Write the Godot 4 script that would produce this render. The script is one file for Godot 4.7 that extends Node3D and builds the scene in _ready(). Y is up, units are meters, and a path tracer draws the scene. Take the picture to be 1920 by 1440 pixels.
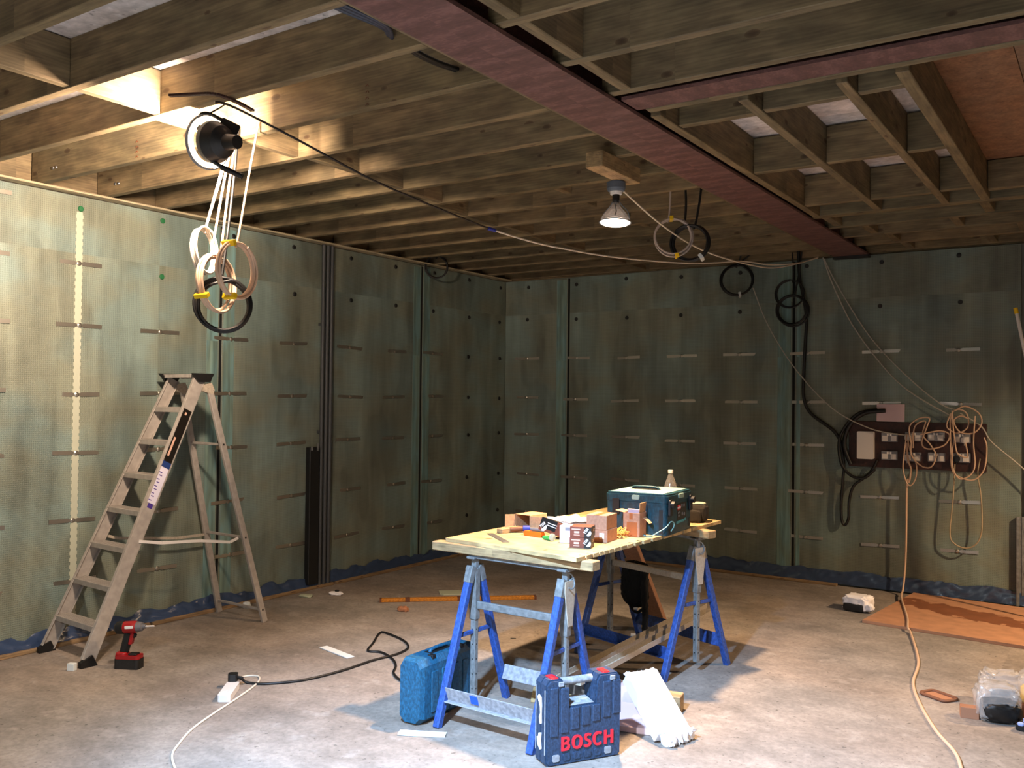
extends Node3D
# A basement under construction: membrane-lined walls, open joists, a work table on two blue trestles.
# x runs along the back wall, z along the left wall towards the viewer, y is up, metres.

const SOFFIT := 2.89        # underside of the joists
const DECK := 3.10          # underside of the floor boards above
const TABLE := 0.862        # top of the work table

var M := {}
var names := {}
var meshes := {}
var rng := RandomNumberGenerator.new()

func _ready() -> void:
	rng.seed = 7
	# --- camera, environment, lights and exposure
	var cam := Camera3D.new()
	cam.name = "camera"
	cam.fov = 45.905
	cam.near = 0.05
	cam.far = 60.0
	cam.position = Vector3(5.5926, 1.59, 8.1974)
	cam.rotation = Vector3(0.01694, 0.59083, 0.01127)
	add_child(cam)
	cam.current = true
	var env := Environment.new()
	env.background_mode = Environment.BG_COLOR
	env.background_color = Color(0.0, 0.0, 0.0)
	env.tonemap_mode = Environment.TONE_MAPPER_LINEAR
	env.tonemap_exposure = 1.0
	env.sdfgi_enabled = true
	env.ssao_enabled = true
	env.ssil_enabled = true
	var we := WorldEnvironment.new()
	we.name = "world"
	we.environment = env
	add_child(we)
	# lamp colours: warm ring lamp, two warm reflector lamps, one cool reflector lamp
	var warm := Color(1.0, 0.885, 0.775)
	var par := Color(1.0, 0.835, 0.655)
	var cool := Color(0.66, 0.82, 1.0)
	var side := Color(1.0, 0.84, 0.66)
	var rear := Color(0.94, 0.97, 1.0)  # colour of the added fill lamp, out of view
	var power := [16.0, 21.0, 50.0, 25.0, 115.0]
	make_materials()
	# --- the room
	build_floor()
	build_walls()
	build_ceiling()
	# --- lamps
	ring_lamp(warm, power[0])
	reflector_lamp(Vector3(3.27, 2.80, 3.72), Vector3(0.02, -1, 0.10), par, power[1], 62.0, "grey reflector lamp hanging lit from a timber block above the work table")
	reflector_lamp(Vector3(3.85, 2.84, 6.75), Vector3(-0.03, -1, -0.50), cool, power[2], 43.0, "cool white reflector lamp on the joists behind the viewer")
	reflector_lamp(Vector3(6.9, 2.80, 1.6), Vector3(-0.2, -1, 0.0), side, power[3], 70.0, "warm reflector lamp on the joists beyond the right edge of the picture")
	reflector_lamp(Vector3(4.6, 2.84, 9.3), Vector3(0.0, -1, -0.1), rear, power[4], 72.0, "added unseen fill lamp on the joists far behind the viewer")  # added lamp out of view; its bounce brightens the joist faces
	# --- things
	build_ladder()
	build_table()
	build_table_things()
	build_cases()
	build_floor_things()
	build_power_board()
	build_wall_things()
	build_cables()

# ---------------------------------------------------------------- scene helpers
func numbered(called: String) -> String:
	if not names.has(called):
		names[called] = 0
		return called
	names[called] += 1
	return "%s_%03d" % [called, names[called]]

func tag(o: Node3D, label: String, category: String, group := "", kind := "") -> void:
	o.set_meta("label", label)
	o.set_meta("category", category)
	if group: o.set_meta("group", group)
	if kind: o.set_meta("kind", kind)

func thing(called: String, label: String, category: String, at := Vector3.ZERO, turn := 0.0, group := "") -> Node3D:
	var o := Node3D.new()
	o.name = numbered(called)
	add_child(o)
	o.position = at
	o.rotation.y = turn
	tag(o, label, category, group)
	return o

func mi(called: String, mesh: Mesh, m: Material, parent: Node3D, xf := Transform3D.IDENTITY) -> MeshInstance3D:
	var o := MeshInstance3D.new()
	o.name = numbered(called) if parent == self else called
	o.mesh = mesh
	o.material_override = m
	o.transform = xf
	parent.add_child(o, true)
	return o

# a part whose shape was written in room coordinates
func room(called: String, st: SurfaceTool, m: Material, parent: Node3D) -> MeshInstance3D:
	return mi(called, st.commit(), m, parent, parent.transform.affine_inverse() if parent != self else Transform3D.IDENTITY)

func obj(called: String, st: SurfaceTool, m: Material, parent: Node3D = self, xf := Transform3D.IDENTITY) -> MeshInstance3D:
	return mi(called, st.commit(), m, parent, xf)

func lab(o: Node3D, label: String) -> Node3D:
	o.set_meta("label", label)
	return o

# ---------------------------------------------------------------- mesh helpers
func S() -> SurfaceTool:
	var st := SurfaceTool.new()
	st.begin(Mesh.PRIMITIVE_TRIANGLES)
	return st

func tri(st: SurfaceTool, a: Vector3, b: Vector3, c: Vector3, na: Vector3, nb: Vector3, nc: Vector3) -> void:
	if (c - a).cross(b - a).dot(na + nb + nc) < 0.0:
		var t := b
		b = c
		c = t
		t = nb
		nb = nc
		nc = t
	st.set_normal(na)
	st.add_vertex(a)
	st.set_normal(nb)
	st.add_vertex(b)
	st.set_normal(nc)
	st.add_vertex(c)

func flat(st: SurfaceTool, a: Vector3, b: Vector3, c: Vector3, out: Vector3) -> void:
	var n := (c - a).cross(b - a).normalized()
	if n.dot(out) < 0.0: n = -n
	if n.length() > 0.5: tri(st, a, b, c, n, n, n)

func quad(st: SurfaceTool, a: Vector3, b: Vector3, c: Vector3, d: Vector3, out: Vector3) -> void:
	flat(st, a, b, c, out)
	flat(st, a, c, d, out)

func box(st: SurfaceTool, xf: Transform3D, size: Vector3, bev := 0.002) -> void:
	var h := size / 2.0
	var b := minf(bev, minf(h.x, minf(h.y, h.z)) * 0.6)
	var v := func(s: Vector3, k: int) -> Vector3:
		var p := Vector3((h.x - b) * s.x, (h.y - b) * s.y, (h.z - b) * s.z)
		p[k] = h[k] * s[k]
		return xf * p
	for k in 3:
		var i := (k + 1) % 3
		var j := (k + 2) % 3
		for sk in [-1.0, 1.0]:
			var q: Array[Vector3] = []
			for s2 in [[-1.0, -1.0], [1.0, -1.0], [1.0, 1.0], [-1.0, 1.0]]:
				var s := Vector3.ZERO
				s[k] = sk
				s[i] = s2[0]
				s[j] = s2[1]
				q.append(v.call(s, k))
			var out := Vector3.ZERO
			out[k] = sk
			quad(st, q[0], q[1], q[2], q[3], xf.basis * out)
		if b <= 0.0: continue
		for si in [-1.0, 1.0]:
			for sj in [-1.0, 1.0]:
				var s := Vector3.ZERO
				s[i] = si
				s[j] = sj
				var s0 := s
				var s1 := s
				s0[k] = -1.0
				s1[k] = 1.0
				quad(st, v.call(s0, i), v.call(s1, i), v.call(s1, j), v.call(s0, j), xf.basis * s)
	if b <= 0.0: return
	for sx in [-1.0, 1.0]:
		for sy in [-1.0, 1.0]:
			for sz in [-1.0, 1.0]:
				var s := Vector3(sx, sy, sz)
				flat(st, v.call(s, 0), v.call(s, 1), v.call(s, 2), xf.basis * s)

func at(p: Vector3, turn := 0.0) -> Transform3D:
	return Transform3D(Basis(Vector3.UP, turn), p)

# x along a-b, y as near to «up» as it can be
func along(a: Vector3, b: Vector3, up := Vector3.UP) -> Transform3D:
	var x := (b - a).normalized()
	if absf(x.dot(up)) > 0.98: up = Vector3.BACK if absf(x.z) < 0.9 else Vector3.RIGHT
	var z := x.cross(up).normalized()
	var y := z.cross(x)
	return Transform3D(Basis(x, y, z), (a + b) / 2.0)

func bar(st: SurfaceTool, a: Vector3, b: Vector3, h: float, w: float, bev := 0.002, up := Vector3.UP) -> void:
	box(st, along(a, b, up), Vector3(a.distance_to(b), h, w), bev)

func box_mesh(size: Vector3, bev: float) -> Mesh:
	var key := "%.3f %.3f %.3f %.4f" % [size.x, size.y, size.z, bev]
	if not meshes.has(key):
		var st := S()
		box(st, Transform3D.IDENTITY, size, bev)
		meshes[key] = st.commit()
	return meshes[key]

# a length of timber or bar: local x along its length, so that the grain follows it
func timber(called: String, parent: Node3D, a: Vector3, b: Vector3, h: float, w: float, m: Material, bev := 0.003) -> MeshInstance3D:
	return mi(called, box_mesh(Vector3(a.distance_to(b), h, w), bev), m, parent, along(a, b))

func smooth_path(pts: Array, sub := 6, closed := false) -> Array:
	var out := []
	var n := pts.size()
	var last := n if closed else n - 1
	for i in last:
		var p0: Vector3 = pts[(i - 1 + n) % n] if closed or i > 0 else pts[0]
		var p1: Vector3 = pts[i]
		var p2: Vector3 = pts[(i + 1) % n]
		var p3: Vector3 = pts[(i + 2) % n] if closed or i + 2 < n else pts[n - 1]
		for k in sub:
			out.append(p1.cubic_interpolate(p2, p0, p3, float(k) / sub))
	if not closed: out.append(pts[n - 1])
	return out

func tube(st: SurfaceTool, pts: Array, r: float, sides := 7, closed := false) -> void:
	var n := pts.size()
	var rings := []
	var normal := Vector3.ZERO
	for i in n:
		var p: Vector3 = pts[i]
		var before: Vector3 = pts[(i - 1 + n) % n] if closed else pts[maxi(i - 1, 0)]
		var after: Vector3 = pts[(i + 1) % n] if closed else pts[mini(i + 1, n - 1)]
		var d := (after - before).normalized()
		if i == 0 or normal.length() < 0.1: normal = d.cross(Vector3.UP if absf(d.y) < 0.9 else Vector3.RIGHT)
		normal = (normal - d * normal.dot(d)).normalized()
		var bn := d.cross(normal)
		var ring := []
		for k in sides:
			var a := TAU * k / sides
			ring.append(normal * cos(a) + bn * sin(a))
		rings.append(ring)
	for i in (n if closed else n - 1):
		var j := (i + 1) % n
		for k in sides:
			var l := (k + 1) % sides
			var a: Vector3 = rings[i][k]
			var b: Vector3 = rings[i][l]
			var c: Vector3 = rings[j][l]
			var e: Vector3 = rings[j][k]
			var pi: Vector3 = pts[i]
			var pj: Vector3 = pts[j]
			tri(st, pi + a * r, pi + b * r, pj + c * r, a, b, c)
			tri(st, pi + a * r, pj + c * r, pj + e * r, a, c, e)
	if not closed:
		for e in [0, n - 1]:
			var p: Vector3 = pts[e]
			var other: Vector3 = pts[1] if e == 0 else pts[n - 2]
			for k in range(1, sides - 1):
				flat(st, p + rings[e][0] * r, p + rings[e][k] * r, p + rings[e][k + 1] * r, p - other)

func lathe(st: SurfaceTool, prof: Array, n := 20, xf := Transform3D.IDENTITY) -> void:
	var turns := 0.0
	for i in prof.size() - 1: turns += prof[i].x * prof[i + 1].y - prof[i + 1].x * prof[i].y
	for i in prof.size() - 1:
		var p: Vector2 = prof[i]
		var q: Vector2 = prof[i + 1]
		var nr := Vector2(q.y - p.y, p.x - q.x).normalized() * (1.0 if turns >= 0.0 else -1.0)   # outward
		for k in n:
			var a := TAU * k / n
			var b := TAU * (k + 1) / n
			var ca := Vector3(cos(a), 0, sin(a))
			var cb := Vector3(cos(b), 0, sin(b))
			var na := xf.basis * (ca * nr.x + Vector3.UP * nr.y)
			var nb := xf.basis * (cb * nr.x + Vector3.UP * nr.y)
			var p1 := xf * (ca * p.x + Vector3.UP * p.y)
			var p2 := xf * (cb * p.x + Vector3.UP * p.y)
			var p3 := xf * (cb * q.x + Vector3.UP * q.y)
			var p4 := xf * (ca * q.x + Vector3.UP * q.y)
			if p.x > 1e-5: tri(st, p1, p2, p3, na, nb, nb)
			if q.x > 1e-5: tri(st, p1, p3, p4, na, nb, na)

# outline in xy pushed from z0 to z1
func prism(st: SurfaceTool, poly: PackedVector2Array, z0: float, z1: float, xf := Transform3D.IDENTITY) -> void:
	var ids := Geometry2D.triangulate_polygon(poly)
	for side in [[z0, -1.0], [z1, 1.0]]:
		for i in range(0, ids.size(), 3):
			var a := poly[ids[i]]
			var b := poly[ids[i + 1]]
			var c := poly[ids[i + 2]]
			flat(st, xf * Vector3(a.x, a.y, side[0]), xf * Vector3(b.x, b.y, side[0]), xf * Vector3(c.x, c.y, side[0]), xf.basis * Vector3(0, 0, side[1] * signf(z1 - z0)))
	var s := -1.0 if Geometry2D.is_polygon_clockwise(poly) else 1.0
	for i in poly.size():
		var a := poly[i]
		var b := poly[(i + 1) % poly.size()]
		var out := Vector3(b.y - a.y, a.x - b.x, 0) * s
		quad(st, xf * Vector3(a.x, a.y, z0), xf * Vector3(b.x, b.y, z0), xf * Vector3(b.x, b.y, z1), xf * Vector3(a.x, a.y, z1), xf.basis * out)

func rounded(w: float, h: float, r: float, n := 4) -> PackedVector2Array:
	var out := PackedVector2Array()
	for c in [[1, 1, 0.0], [-1, 1, 0.25], [-1, -1, 0.5], [1, -1, 0.75]]:
		for k in n + 1:
			var a: float = TAU * (c[2] + 0.25 * k / n)
			out.append(Vector2(c[0] * (w / 2 - r) + r * cos(a), c[1] * (h / 2 - r) + r * sin(a)))
	return out

# a soft sheet given by a function of u and v
func sheet(st: SurfaceTool, nu: int, nv: int, f: Callable) -> void:
	var p := []
	for i in nu + 1:
		var row := []
		for j in nv + 1:
			row.append(f.call(float(i) / nu, float(j) / nv))
		p.append(row)
	var nrm := func(i: int, j: int) -> Vector3:
		var du: Vector3 = p[mini(i + 1, nu)][j] - p[maxi(i - 1, 0)][j]
		var dv: Vector3 = p[i][mini(j + 1, nv)] - p[i][maxi(j - 1, 0)]
		var c := du.cross(dv)
		return c.normalized() if c.length() > 1e-9 else Vector3.UP
	for i in nu:
		for j in nv:
			var a: Vector3 = nrm.call(i, j)
			var b: Vector3 = nrm.call(i + 1, j)
			var c: Vector3 = nrm.call(i + 1, j + 1)
			var d: Vector3 = nrm.call(i, j + 1)
			tri(st, p[i][j], p[i + 1][j], p[i + 1][j + 1], a, b, c)
			tri(st, p[i][j], p[i + 1][j + 1], p[i][j + 1], a, c, d)

# a soft closed lump: «square» 1 is a ball, less is boxier
func lump(st: SurfaceTool, c: Vector3, half: Vector3, square: float, rough: float, sd: int, turn := 0.0, n := 18) -> void:
	var noise := FastNoiseLite.new()
	noise.seed = sd
	noise.frequency = 1.0
	var bs := Basis(Vector3.UP, turn)
	var pw := func(x: float) -> float: return signf(x) * pow(absf(x), square)
	sheet(st, n, n * 2, func(u: float, v: float) -> Vector3:
		var th := (u - 0.5) * PI
		var ph := v * TAU
		var d := Vector3(pw.call(cos(th)) * pw.call(cos(ph)), pw.call(sin(th)), pw.call(cos(th)) * pw.call(sin(ph)))
		var k := 1.0 + rough * noise.get_noise_3dv(Vector3(cos(th) * cos(ph), sin(th), cos(th) * sin(ph)) * 2.2)
		return c + bs * (d * half * k))

func lettering(called: String, text: String, height: float, depth: float, m: Material, parent: Node3D, xf: Transform3D, bold := true) -> MeshInstance3D:
	var f := SystemFont.new()
	f.font_names = PackedStringArray(["Droid Sans"])
	f.font_weight = 700 if bold else 400
	var t := TextMesh.new()
	t.text = text
	t.font = f
	t.font_size = 32
	t.pixel_size = height / 23.0
	t.depth = depth
	t.curve_step = 1.0
	var o := mi(called, t, m, parent, xf)
	return o

# ---------------------------------------------------------------- materials
func mat(color: Color, rough := 0.8, metal := 0.0) -> StandardMaterial3D:
	var m := StandardMaterial3D.new()
	m.albedo_color = color
	m.roughness = rough
	m.metallic = metal
	return m

func picture(w: int, h: int, f: Callable) -> ImageTexture:
	var bytes := PackedByteArray()
	bytes.resize(w * h * 3)
	var k := 0
	for y in h:
		for x in w:
			var c: Color = f.call(x, y)
			bytes[k] = int(clampf(c.r, 0, 1) * 255)
			bytes[k + 1] = int(clampf(c.g, 0, 1) * 255)
			bytes[k + 2] = int(clampf(c.b, 0, 1) * 255)
			k += 3
	return ImageTexture.create_from_image(Image.create_from_data(w, h, false, Image.FORMAT_RGB8, bytes))

func fnl(sd: int, freq: float, oct := 4) -> FastNoiseLite:
	var n := FastNoiseLite.new()
	n.seed = sd
	n.frequency = freq
	n.fractal_octaves = oct
	return n

func planar(m: StandardMaterial3D, tex: Texture2D, scale: Vector3, offset := Vector3.ZERO, in_world := false) -> StandardMaterial3D:
	m.albedo_texture = tex
	m.uv1_triplanar = true
	m.uv1_world_triplanar = in_world
	m.uv1_scale = scale
	m.uv1_offset = offset
	m.uv1_triplanar_sharpness = 8.0
	return m

func over(m: StandardMaterial3D, tex: Texture2D, scale: Vector3, offset := Vector3.ZERO, in_world := true) -> StandardMaterial3D:
	m.detail_enabled = true
	m.detail_albedo = tex
	m.detail_blend_mode = BaseMaterial3D.BLEND_MODE_MUL
	m.detail_uv_layer = BaseMaterial3D.DETAIL_UV_2
	m.uv2_triplanar = true
	m.uv2_world_triplanar = in_world
	m.uv2_scale = scale
	m.uv2_offset = offset
	m.uv2_triplanar_sharpness = 8.0
	return m

func make_materials() -> void:
	# sawn timber: grain along the local x axis, knots, green treatment in patches
	var g1 := fnl(3, 0.05)
	var g2 := fnl(4, 0.012)
	var knots := []
	var r := RandomNumberGenerator.new()
	r.seed = 5
	for k in 9: knots.append(Vector3(r.randf() * 1024, r.randf() * 256, r.randf_range(4, 9)))
	var wood := picture(1024, 256, func(x: int, y: int) -> Color:
		var dy := 0.0
		var dark := 0.0
		for q: Vector3 in knots:
			var d := Vector2((x - q.x) * 0.5, y - q.y)
			var l := d.length() / q.z
			if l < 5.0:
				dy += signf(d.y) * q.z * exp(-l * 0.7) * 0.9
				if l < 1.0: dark = maxf(dark, 0.55 * (1.0 - l * l * 0.6))
		var v := g1.get_noise_2d(x * 0.10, (y + dy) * 2.6) * 0.16 + g2.get_noise_2d(x * 0.5, y * 1.2) * 0.22
		var t := g2.get_noise_2d(x * 0.35 + 900, y * 0.6) * 0.5 + 0.5
		var c := Color(0.97, 0.95, 0.91).lerp(Color(0.88, 0.91, 0.86), t) * (0.86 + v)
		return c.lerp(Color(0.32, 0.20, 0.11), dark))
	for i in 5:
		var base: Color = [Color(0.54, 0.465, 0.36), Color(0.515, 0.455, 0.36), Color(0.495, 0.445, 0.355), Color(0.55, 0.47, 0.36), Color(0.505, 0.44, 0.335)][i]
		M["wood%d" % i] = planar(mat(base, 0.75), wood, Vector3(0.55, 2.2, 2.2), Vector3(0.23 * i, 0.31 * i, 0.17 * i))
	M.plywood = planar(mat(Color(0.84, 0.71, 0.52), 0.7), wood, Vector3(0.9, 0.7, 1.4), Vector3(0.4, 0.1, 0.66))
	M.ply_edge = mat(Color(0.66, 0.52, 0.36), 0.8)
	M.pale_wood = planar(mat(Color(0.74, 0.61, 0.46), 0.7), wood, Vector3(1.1, 3.0, 3.0), Vector3(0.1, 0.52, 0.2))
	# red oxide primer on steel, scuffed
	var s1 := fnl(11, 0.02)
	var s2 := fnl(12, 0.11)
	var primer := picture(512, 256, func(x: int, y: int) -> Color:
		var v := s1.get_noise_2d(x * 0.35, y * 1.6)
		var w := s2.get_noise_2d(x * 0.6, y * 1.5)
		return Color(0.86, 0.84, 0.84) * (1.0 + v * 0.22 + w * 0.12) + Color(0.12, 0.15, 0.15) * clampf((v + w - 0.25) * 2.0, 0, 1))
	M.steel = planar(mat(Color(0.44, 0.315, 0.305), 0.62), primer, Vector3(0.7, 1.6, 1.6))
	# concrete floor: dust, scuffs, red clay dust near the far left
	var f1 := fnl(21, 0.010, 5)
	var f2 := fnl(22, 0.035, 4)
	var f3 := fnl(23, 0.004, 3)
	var concrete := picture(1024, 1024, func(x: int, y: int) -> Color:
		var v := f1.get_noise_2d(x, y) * 0.16 + f2.get_noise_2d(x, y * 1.6) * 0.09
		var t := clampf(f3.get_noise_2d(x + 300, y) * 1.2 + 0.5, 0, 1)
		var c := Color(0.95, 0.90, 0.85).lerp(Color(0.93, 0.92, 0.90), t) * (0.92 + v)
		var white := clampf((f2.get_noise_2d(x * 0.9 + 50, y * 0.9 + 900) - 0.32) * 2.0, 0, 0.5)
		return c.lerp(Color(1, 0.99, 0.97), white))
	var f4 := fnl(24, 0.09, 4)
	var grit := picture(512, 512, func(x: int, y: int) -> Color:
		var v := f4.get_noise_2d(x, y) * 0.10 + f4.get_noise_2d(x * 3 + 99, y * 3) * 0.05
		var spot := 0.25 if f4.get_noise_2d(x * 0.8 + 700, y * 0.8 + 40) > 0.56 else 0.0
		return Color(1, 1, 1) * (0.94 + v - spot))
	M.concrete = over(planar(mat(Color(0.615, 0.59, 0.57), 0.82), concrete, Vector3(0.14, 0.14, 0.14), Vector3(0.3, 0, 0.1), true), grit, Vector3(0.62, 0.62, 0.62))
	M.clay = over(planar(mat(Color(0.62, 0.42, 0.30), 0.9), concrete, Vector3(0.5, 0.5, 0.5), Vector3.ZERO, true), grit, Vector3(0.9, 0.9, 0.9))
	# dimpled drainage membrane, grey green, with stains that run down it
	var dim := picture(256, 256, func(x: int, y: int) -> Color:
		var u := fposmod(x / 32.0, 1.0) - 0.5
		var v := fposmod(y / 32.0, 1.0) - 0.5
		var d := sqrt(u * u + v * v)
		var hgt := 1.0 - smoothstep(0.22, 0.40, d)
		return Color(1, 1, 1) * (0.15 + 0.7 * hgt))
	var mesh := picture(256, 256, func(x: int, y: int) -> Color:
		var u := absf(fposmod(x / 32.0, 1.0) - 0.5)
		var v := absf(fposmod(y / 32.0, 1.0) - 0.5)
		return Color(1, 1, 1) * (0.90 + 0.10 * smoothstep(0.30, 0.48, maxf(u, v))))
	var w1 := fnl(31, 0.012, 4)
	var w2 := fnl(32, 0.045, 3)
	var stains := func(sd: float) -> ImageTexture: return picture(1024, 512, func(x: int, y: int) -> Color:
		var a := w1.get_noise_2d(x * 1.3 + sd, y * 0.22)
		var b := w1.get_noise_2d(x * 0.6 + sd * 2.0, y * 0.9 + 500)
		var c := w2.get_noise_2d(x * 0.9 + sd, y * 0.10)
		var patch := smoothstep(0.0, 0.14, w1.get_noise_2d(x * 0.8 + sd * 3.0, y * 0.30 + 80)) * 0.07
		var v := 0.90 + a * 0.16 + b * 0.12 + c * 0.08 - patch
		var t := clampf(b * 1.6 + 0.5, 0, 1)
		return (Color(1.0, 0.99, 0.92).lerp(Color(0.90, 0.97, 0.97), t)) * v)
	for i in 2:
		var m := planar(mat(Color(0.56, 0.59, 0.56), 0.5), mesh, Vector3(9.6, 9.6, 9.6), Vector3.ZERO, true)
		m.heightmap_enabled = true
		m.heightmap_texture = dim
		m.heightmap_scale = 0.12
		if i == 1: m.albedo_color = Color(0.545, 0.575, 0.55)
		M["membrane%d" % i] = over(m, stains.call(100.0 + 777.0 * i), Vector3(0.16, 0.32, 0.16), Vector3(0.13, 0.2, 0.31))
	M.tape = planar(mat(Color(0.50, 0.60, 0.60), 0.5), stains.call(50.0), Vector3(1, 0.5, 1), Vector3.ZERO, true)
	M.rail = mat(Color(0.66, 0.67, 0.60), 0.5)
	M.strap = mat(Color(0.66, 0.64, 0.60), 0.36, 0.9)
	M.plug_black = mat(Color(0.06, 0.07, 0.07), 0.6)
	M.plug_green = mat(Color(0.10, 0.36, 0.20), 0.6)
	M.seam = mat(Color(0.025, 0.03, 0.03), 0.9)
	M.polythene = mat(Color(0.20, 0.26, 0.37), 0.2)
	M.batten = planar(mat(Color(0.62, 0.50, 0.38), 0.85), wood, Vector3(0.6, 3, 3))
	M.plate = planar(mat(Color(0.78, 0.72, 0.62), 0.8), wood, Vector3(0.4, 3, 3))
	M.conduit = mat(Color(0.24, 0.25, 0.26), 0.5)
	M.duct = mat(Color(0.04, 0.045, 0.05), 0.6)
	# deck boards above the joists
	M.white_board = over(planar(mat(Color(0.93, 0.92, 0.94), 0.8), grit, Vector3(0.4, 0.4, 0.4), Vector3.ZERO, true), concrete, Vector3(0.3, 0.3, 0.3))
	M.osb = over(planar(mat(Color(0.62, 0.46, 0.35), 0.8), grit, Vector3(0.9, 0.9, 0.9), Vector3.ZERO, true), concrete, Vector3(0.9, 0.9, 0.9))
	M.chipboard = over(planar(mat(Color(0.56, 0.45, 0.37), 0.85), grit, Vector3(0.8, 0.8, 0.8), Vector3.ZERO, true), concrete, Vector3(0.4, 0.4, 0.4))
	M.hidden_wall = mat(Color(0.42, 0.43, 0.40), 0.9)
	# things
	var sc := fnl(41, 0.03, 5)
	var scuff := picture(512, 512, func(x: int, y: int) -> Color:
		var a := sc.get_noise_2d(x, y)
		var b := sc.get_noise_2d(x * 3.0 + 40, y * 0.7)
		return Color(1, 1, 1) * (0.80 + a * 0.22 + b * 0.16 + (0.12 if b > 0.42 else 0.0)))
	var faint := picture(256, 256, func(x: int, y: int) -> Color: return Color(1, 1, 1) * (0.94 + sc.get_noise_2d(x * 2.0, y * 2.0) * 0.10))
	var scuff_soft := picture(256, 256, func(x: int, y: int) -> Color: return Color(1, 1, 1) * (0.88 + sc.get_noise_2d(x * 1.0, y * 1.0) * 0.20))
	var scuffed := func(c: Color, rough: float, metal := 0.0, k := 2.0) -> StandardMaterial3D: return planar(mat(c, rough, metal), scuff, Vector3(k, k, k))
	M.aluminium = planar(mat(Color(0.66, 0.63, 0.60), 0.45, 0.15), faint, Vector3(1, 1, 1))
	M.black_plastic = mat(Color(0.03, 0.03, 0.035), 0.55)
	M.dark_plastic = scuffed.call(Color(0.10, 0.095, 0.095), 0.55)
	M.sticker_dark = mat(Color(0.07, 0.05, 0.035), 0.4)
	M.sticker_white = mat(Color(0.82, 0.80, 0.86), 0.5)
	M.sticker_blue = mat(Color(0.10, 0.20, 0.42), 0.5)
	M.sticker_violet = mat(Color(0.25, 0.17, 0.50), 0.5)
	M.red = mat(Color(0.55, 0.07, 0.09), 0.4)
	M.label_red = mat(Color(0.80, 0.10, 0.12), 0.45)
	M.trestle_blue = scuffed.call(Color(0.20, 0.34, 0.64), 0.5, 0.0, 3.0)
	M.paint_blue = mat(Color(0.08, 0.30, 0.80), 0.5)
	M.galvanised = planar(mat(Color(0.52, 0.53, 0.53), 0.45, 0.3), scuff_soft, Vector3(3, 3, 3))
	M.gusset = planar(mat(Color(0.72, 0.67, 0.60), 0.5, 0.1), faint, Vector3(3, 3, 3))
	M.dusty = planar(mat(Color(0.60, 0.60, 0.62), 0.85), scuff_soft, Vector3(4, 4, 4))
	M.case_teal = scuffed.call(Color(0.11, 0.36, 0.49), 0.5, 0.0, 3.0)
	M.case_navy = scuffed.call(Color(0.18, 0.265, 0.38), 0.5, 0.0, 4.0)
	M.toolbox = scuffed.call(Color(0.04, 0.27, 0.33), 0.45, 0.0, 2.0)
	M.toolbox_pale = mat(Color(0.52, 0.62, 0.58), 0.6)
	M.cyan = mat(Color(0.22, 0.55, 0.62), 0.5)
	M.cardboard = planar(mat(Color(0.80, 0.61, 0.44), 0.85), faint, Vector3(3, 3, 3))
	M.cardboard_brown = planar(mat(Color(0.70, 0.52, 0.41), 0.85), faint, Vector3(3, 3, 3))
	M.card_tape = mat(Color(0.62, 0.36, 0.20), 0.4)
	M.screw_brown = mat(Color(0.42, 0.20, 0.13), 0.55)
	M.screw_black = mat(Color(0.03, 0.03, 0.035), 0.5)
	M.print_white = mat(Color(0.88, 0.87, 0.86), 0.6)
	M.print_tan = mat(Color(0.78, 0.62, 0.54), 0.6)
	M.paper = mat(Color(0.90, 0.89, 0.90), 0.8)
	M.paper_pink = mat(Color(0.80, 0.70, 0.72), 0.8)
	M.orange = mat(Color(0.92, 0.38, 0.06), 0.45)
	M.green = mat(Color(0.20, 0.55, 0.26), 0.5)
	M.tool_blue = mat(Color(0.10, 0.16, 0.55), 0.45)
	M.tool_wood = mat(Color(0.36, 0.20, 0.10), 0.6)
	M.tool_grey = mat(Color(0.42, 0.42, 0.44), 0.45, 0.4)
	M.steel_rule = mat(Color(0.42, 0.41, 0.38), 0.4, 0.5)
	M.bag_brown = scuffed.call(Color(0.16, 0.13, 0.09), 0.9, 0.0, 8.0)
	M.twine = mat(Color(0.74, 0.60, 0.28), 0.8)
	M.cord_pale = mat(Color(0.50, 0.68, 0.66), 0.6)
	M.cloth_black = mat(Color(0.018, 0.02, 0.026), 0.9)
	M.yellow = scuffed.call(Color(0.82, 0.52, 0.10), 0.6, 0.0, 3.0)
	M.pale_green = mat(Color(0.62, 0.64, 0.55), 0.7)
	M.white_plastic = mat(Color(0.84, 0.82, 0.80), 0.4)
	M.grey_plastic = mat(Color(0.46, 0.47, 0.50), 0.5)
	M.pattress = mat(Color(0.33, 0.36, 0.40), 0.5)
	M.white_block = mat(Color(0.78, 0.80, 0.80), 0.8)
	M.cable_white = mat(Color(0.82, 0.78, 0.72), 0.45)
	M.cable_beige = mat(Color(0.78, 0.66, 0.56), 0.5)
	M.cable_grey = mat(Color(0.42, 0.40, 0.40), 0.5)
	M.cable_black = mat(Color(0.03, 0.03, 0.035), 0.5)
	M.cable_grey_white = mat(Color(0.66, 0.64, 0.60), 0.5)
	M.cable_beige_dim = mat(Color(0.62, 0.56, 0.46), 0.5)
	M.cable_pale = mat(Color(0.66, 0.60, 0.56), 0.5)
	M.cable_slate = mat(Color(0.16, 0.18, 0.24), 0.5)
	M.red_letter = mat(Color(0.78, 0.12, 0.18), 0.45)
	M.cable_brown = mat(Color(0.10, 0.065, 0.05), 0.5)
	M.yellow_tape = mat(Color(0.90, 0.74, 0.05), 0.5)
	M.board_brown = scuffed.call(Color(0.24, 0.10, 0.07), 0.6, 0.0, 1.5)
	M.screw_grey = mat(Color(0.5, 0.5, 0.5), 0.4, 0.8)
	M.terracotta = mat(Color(0.60, 0.42, 0.31), 0.7)
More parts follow.
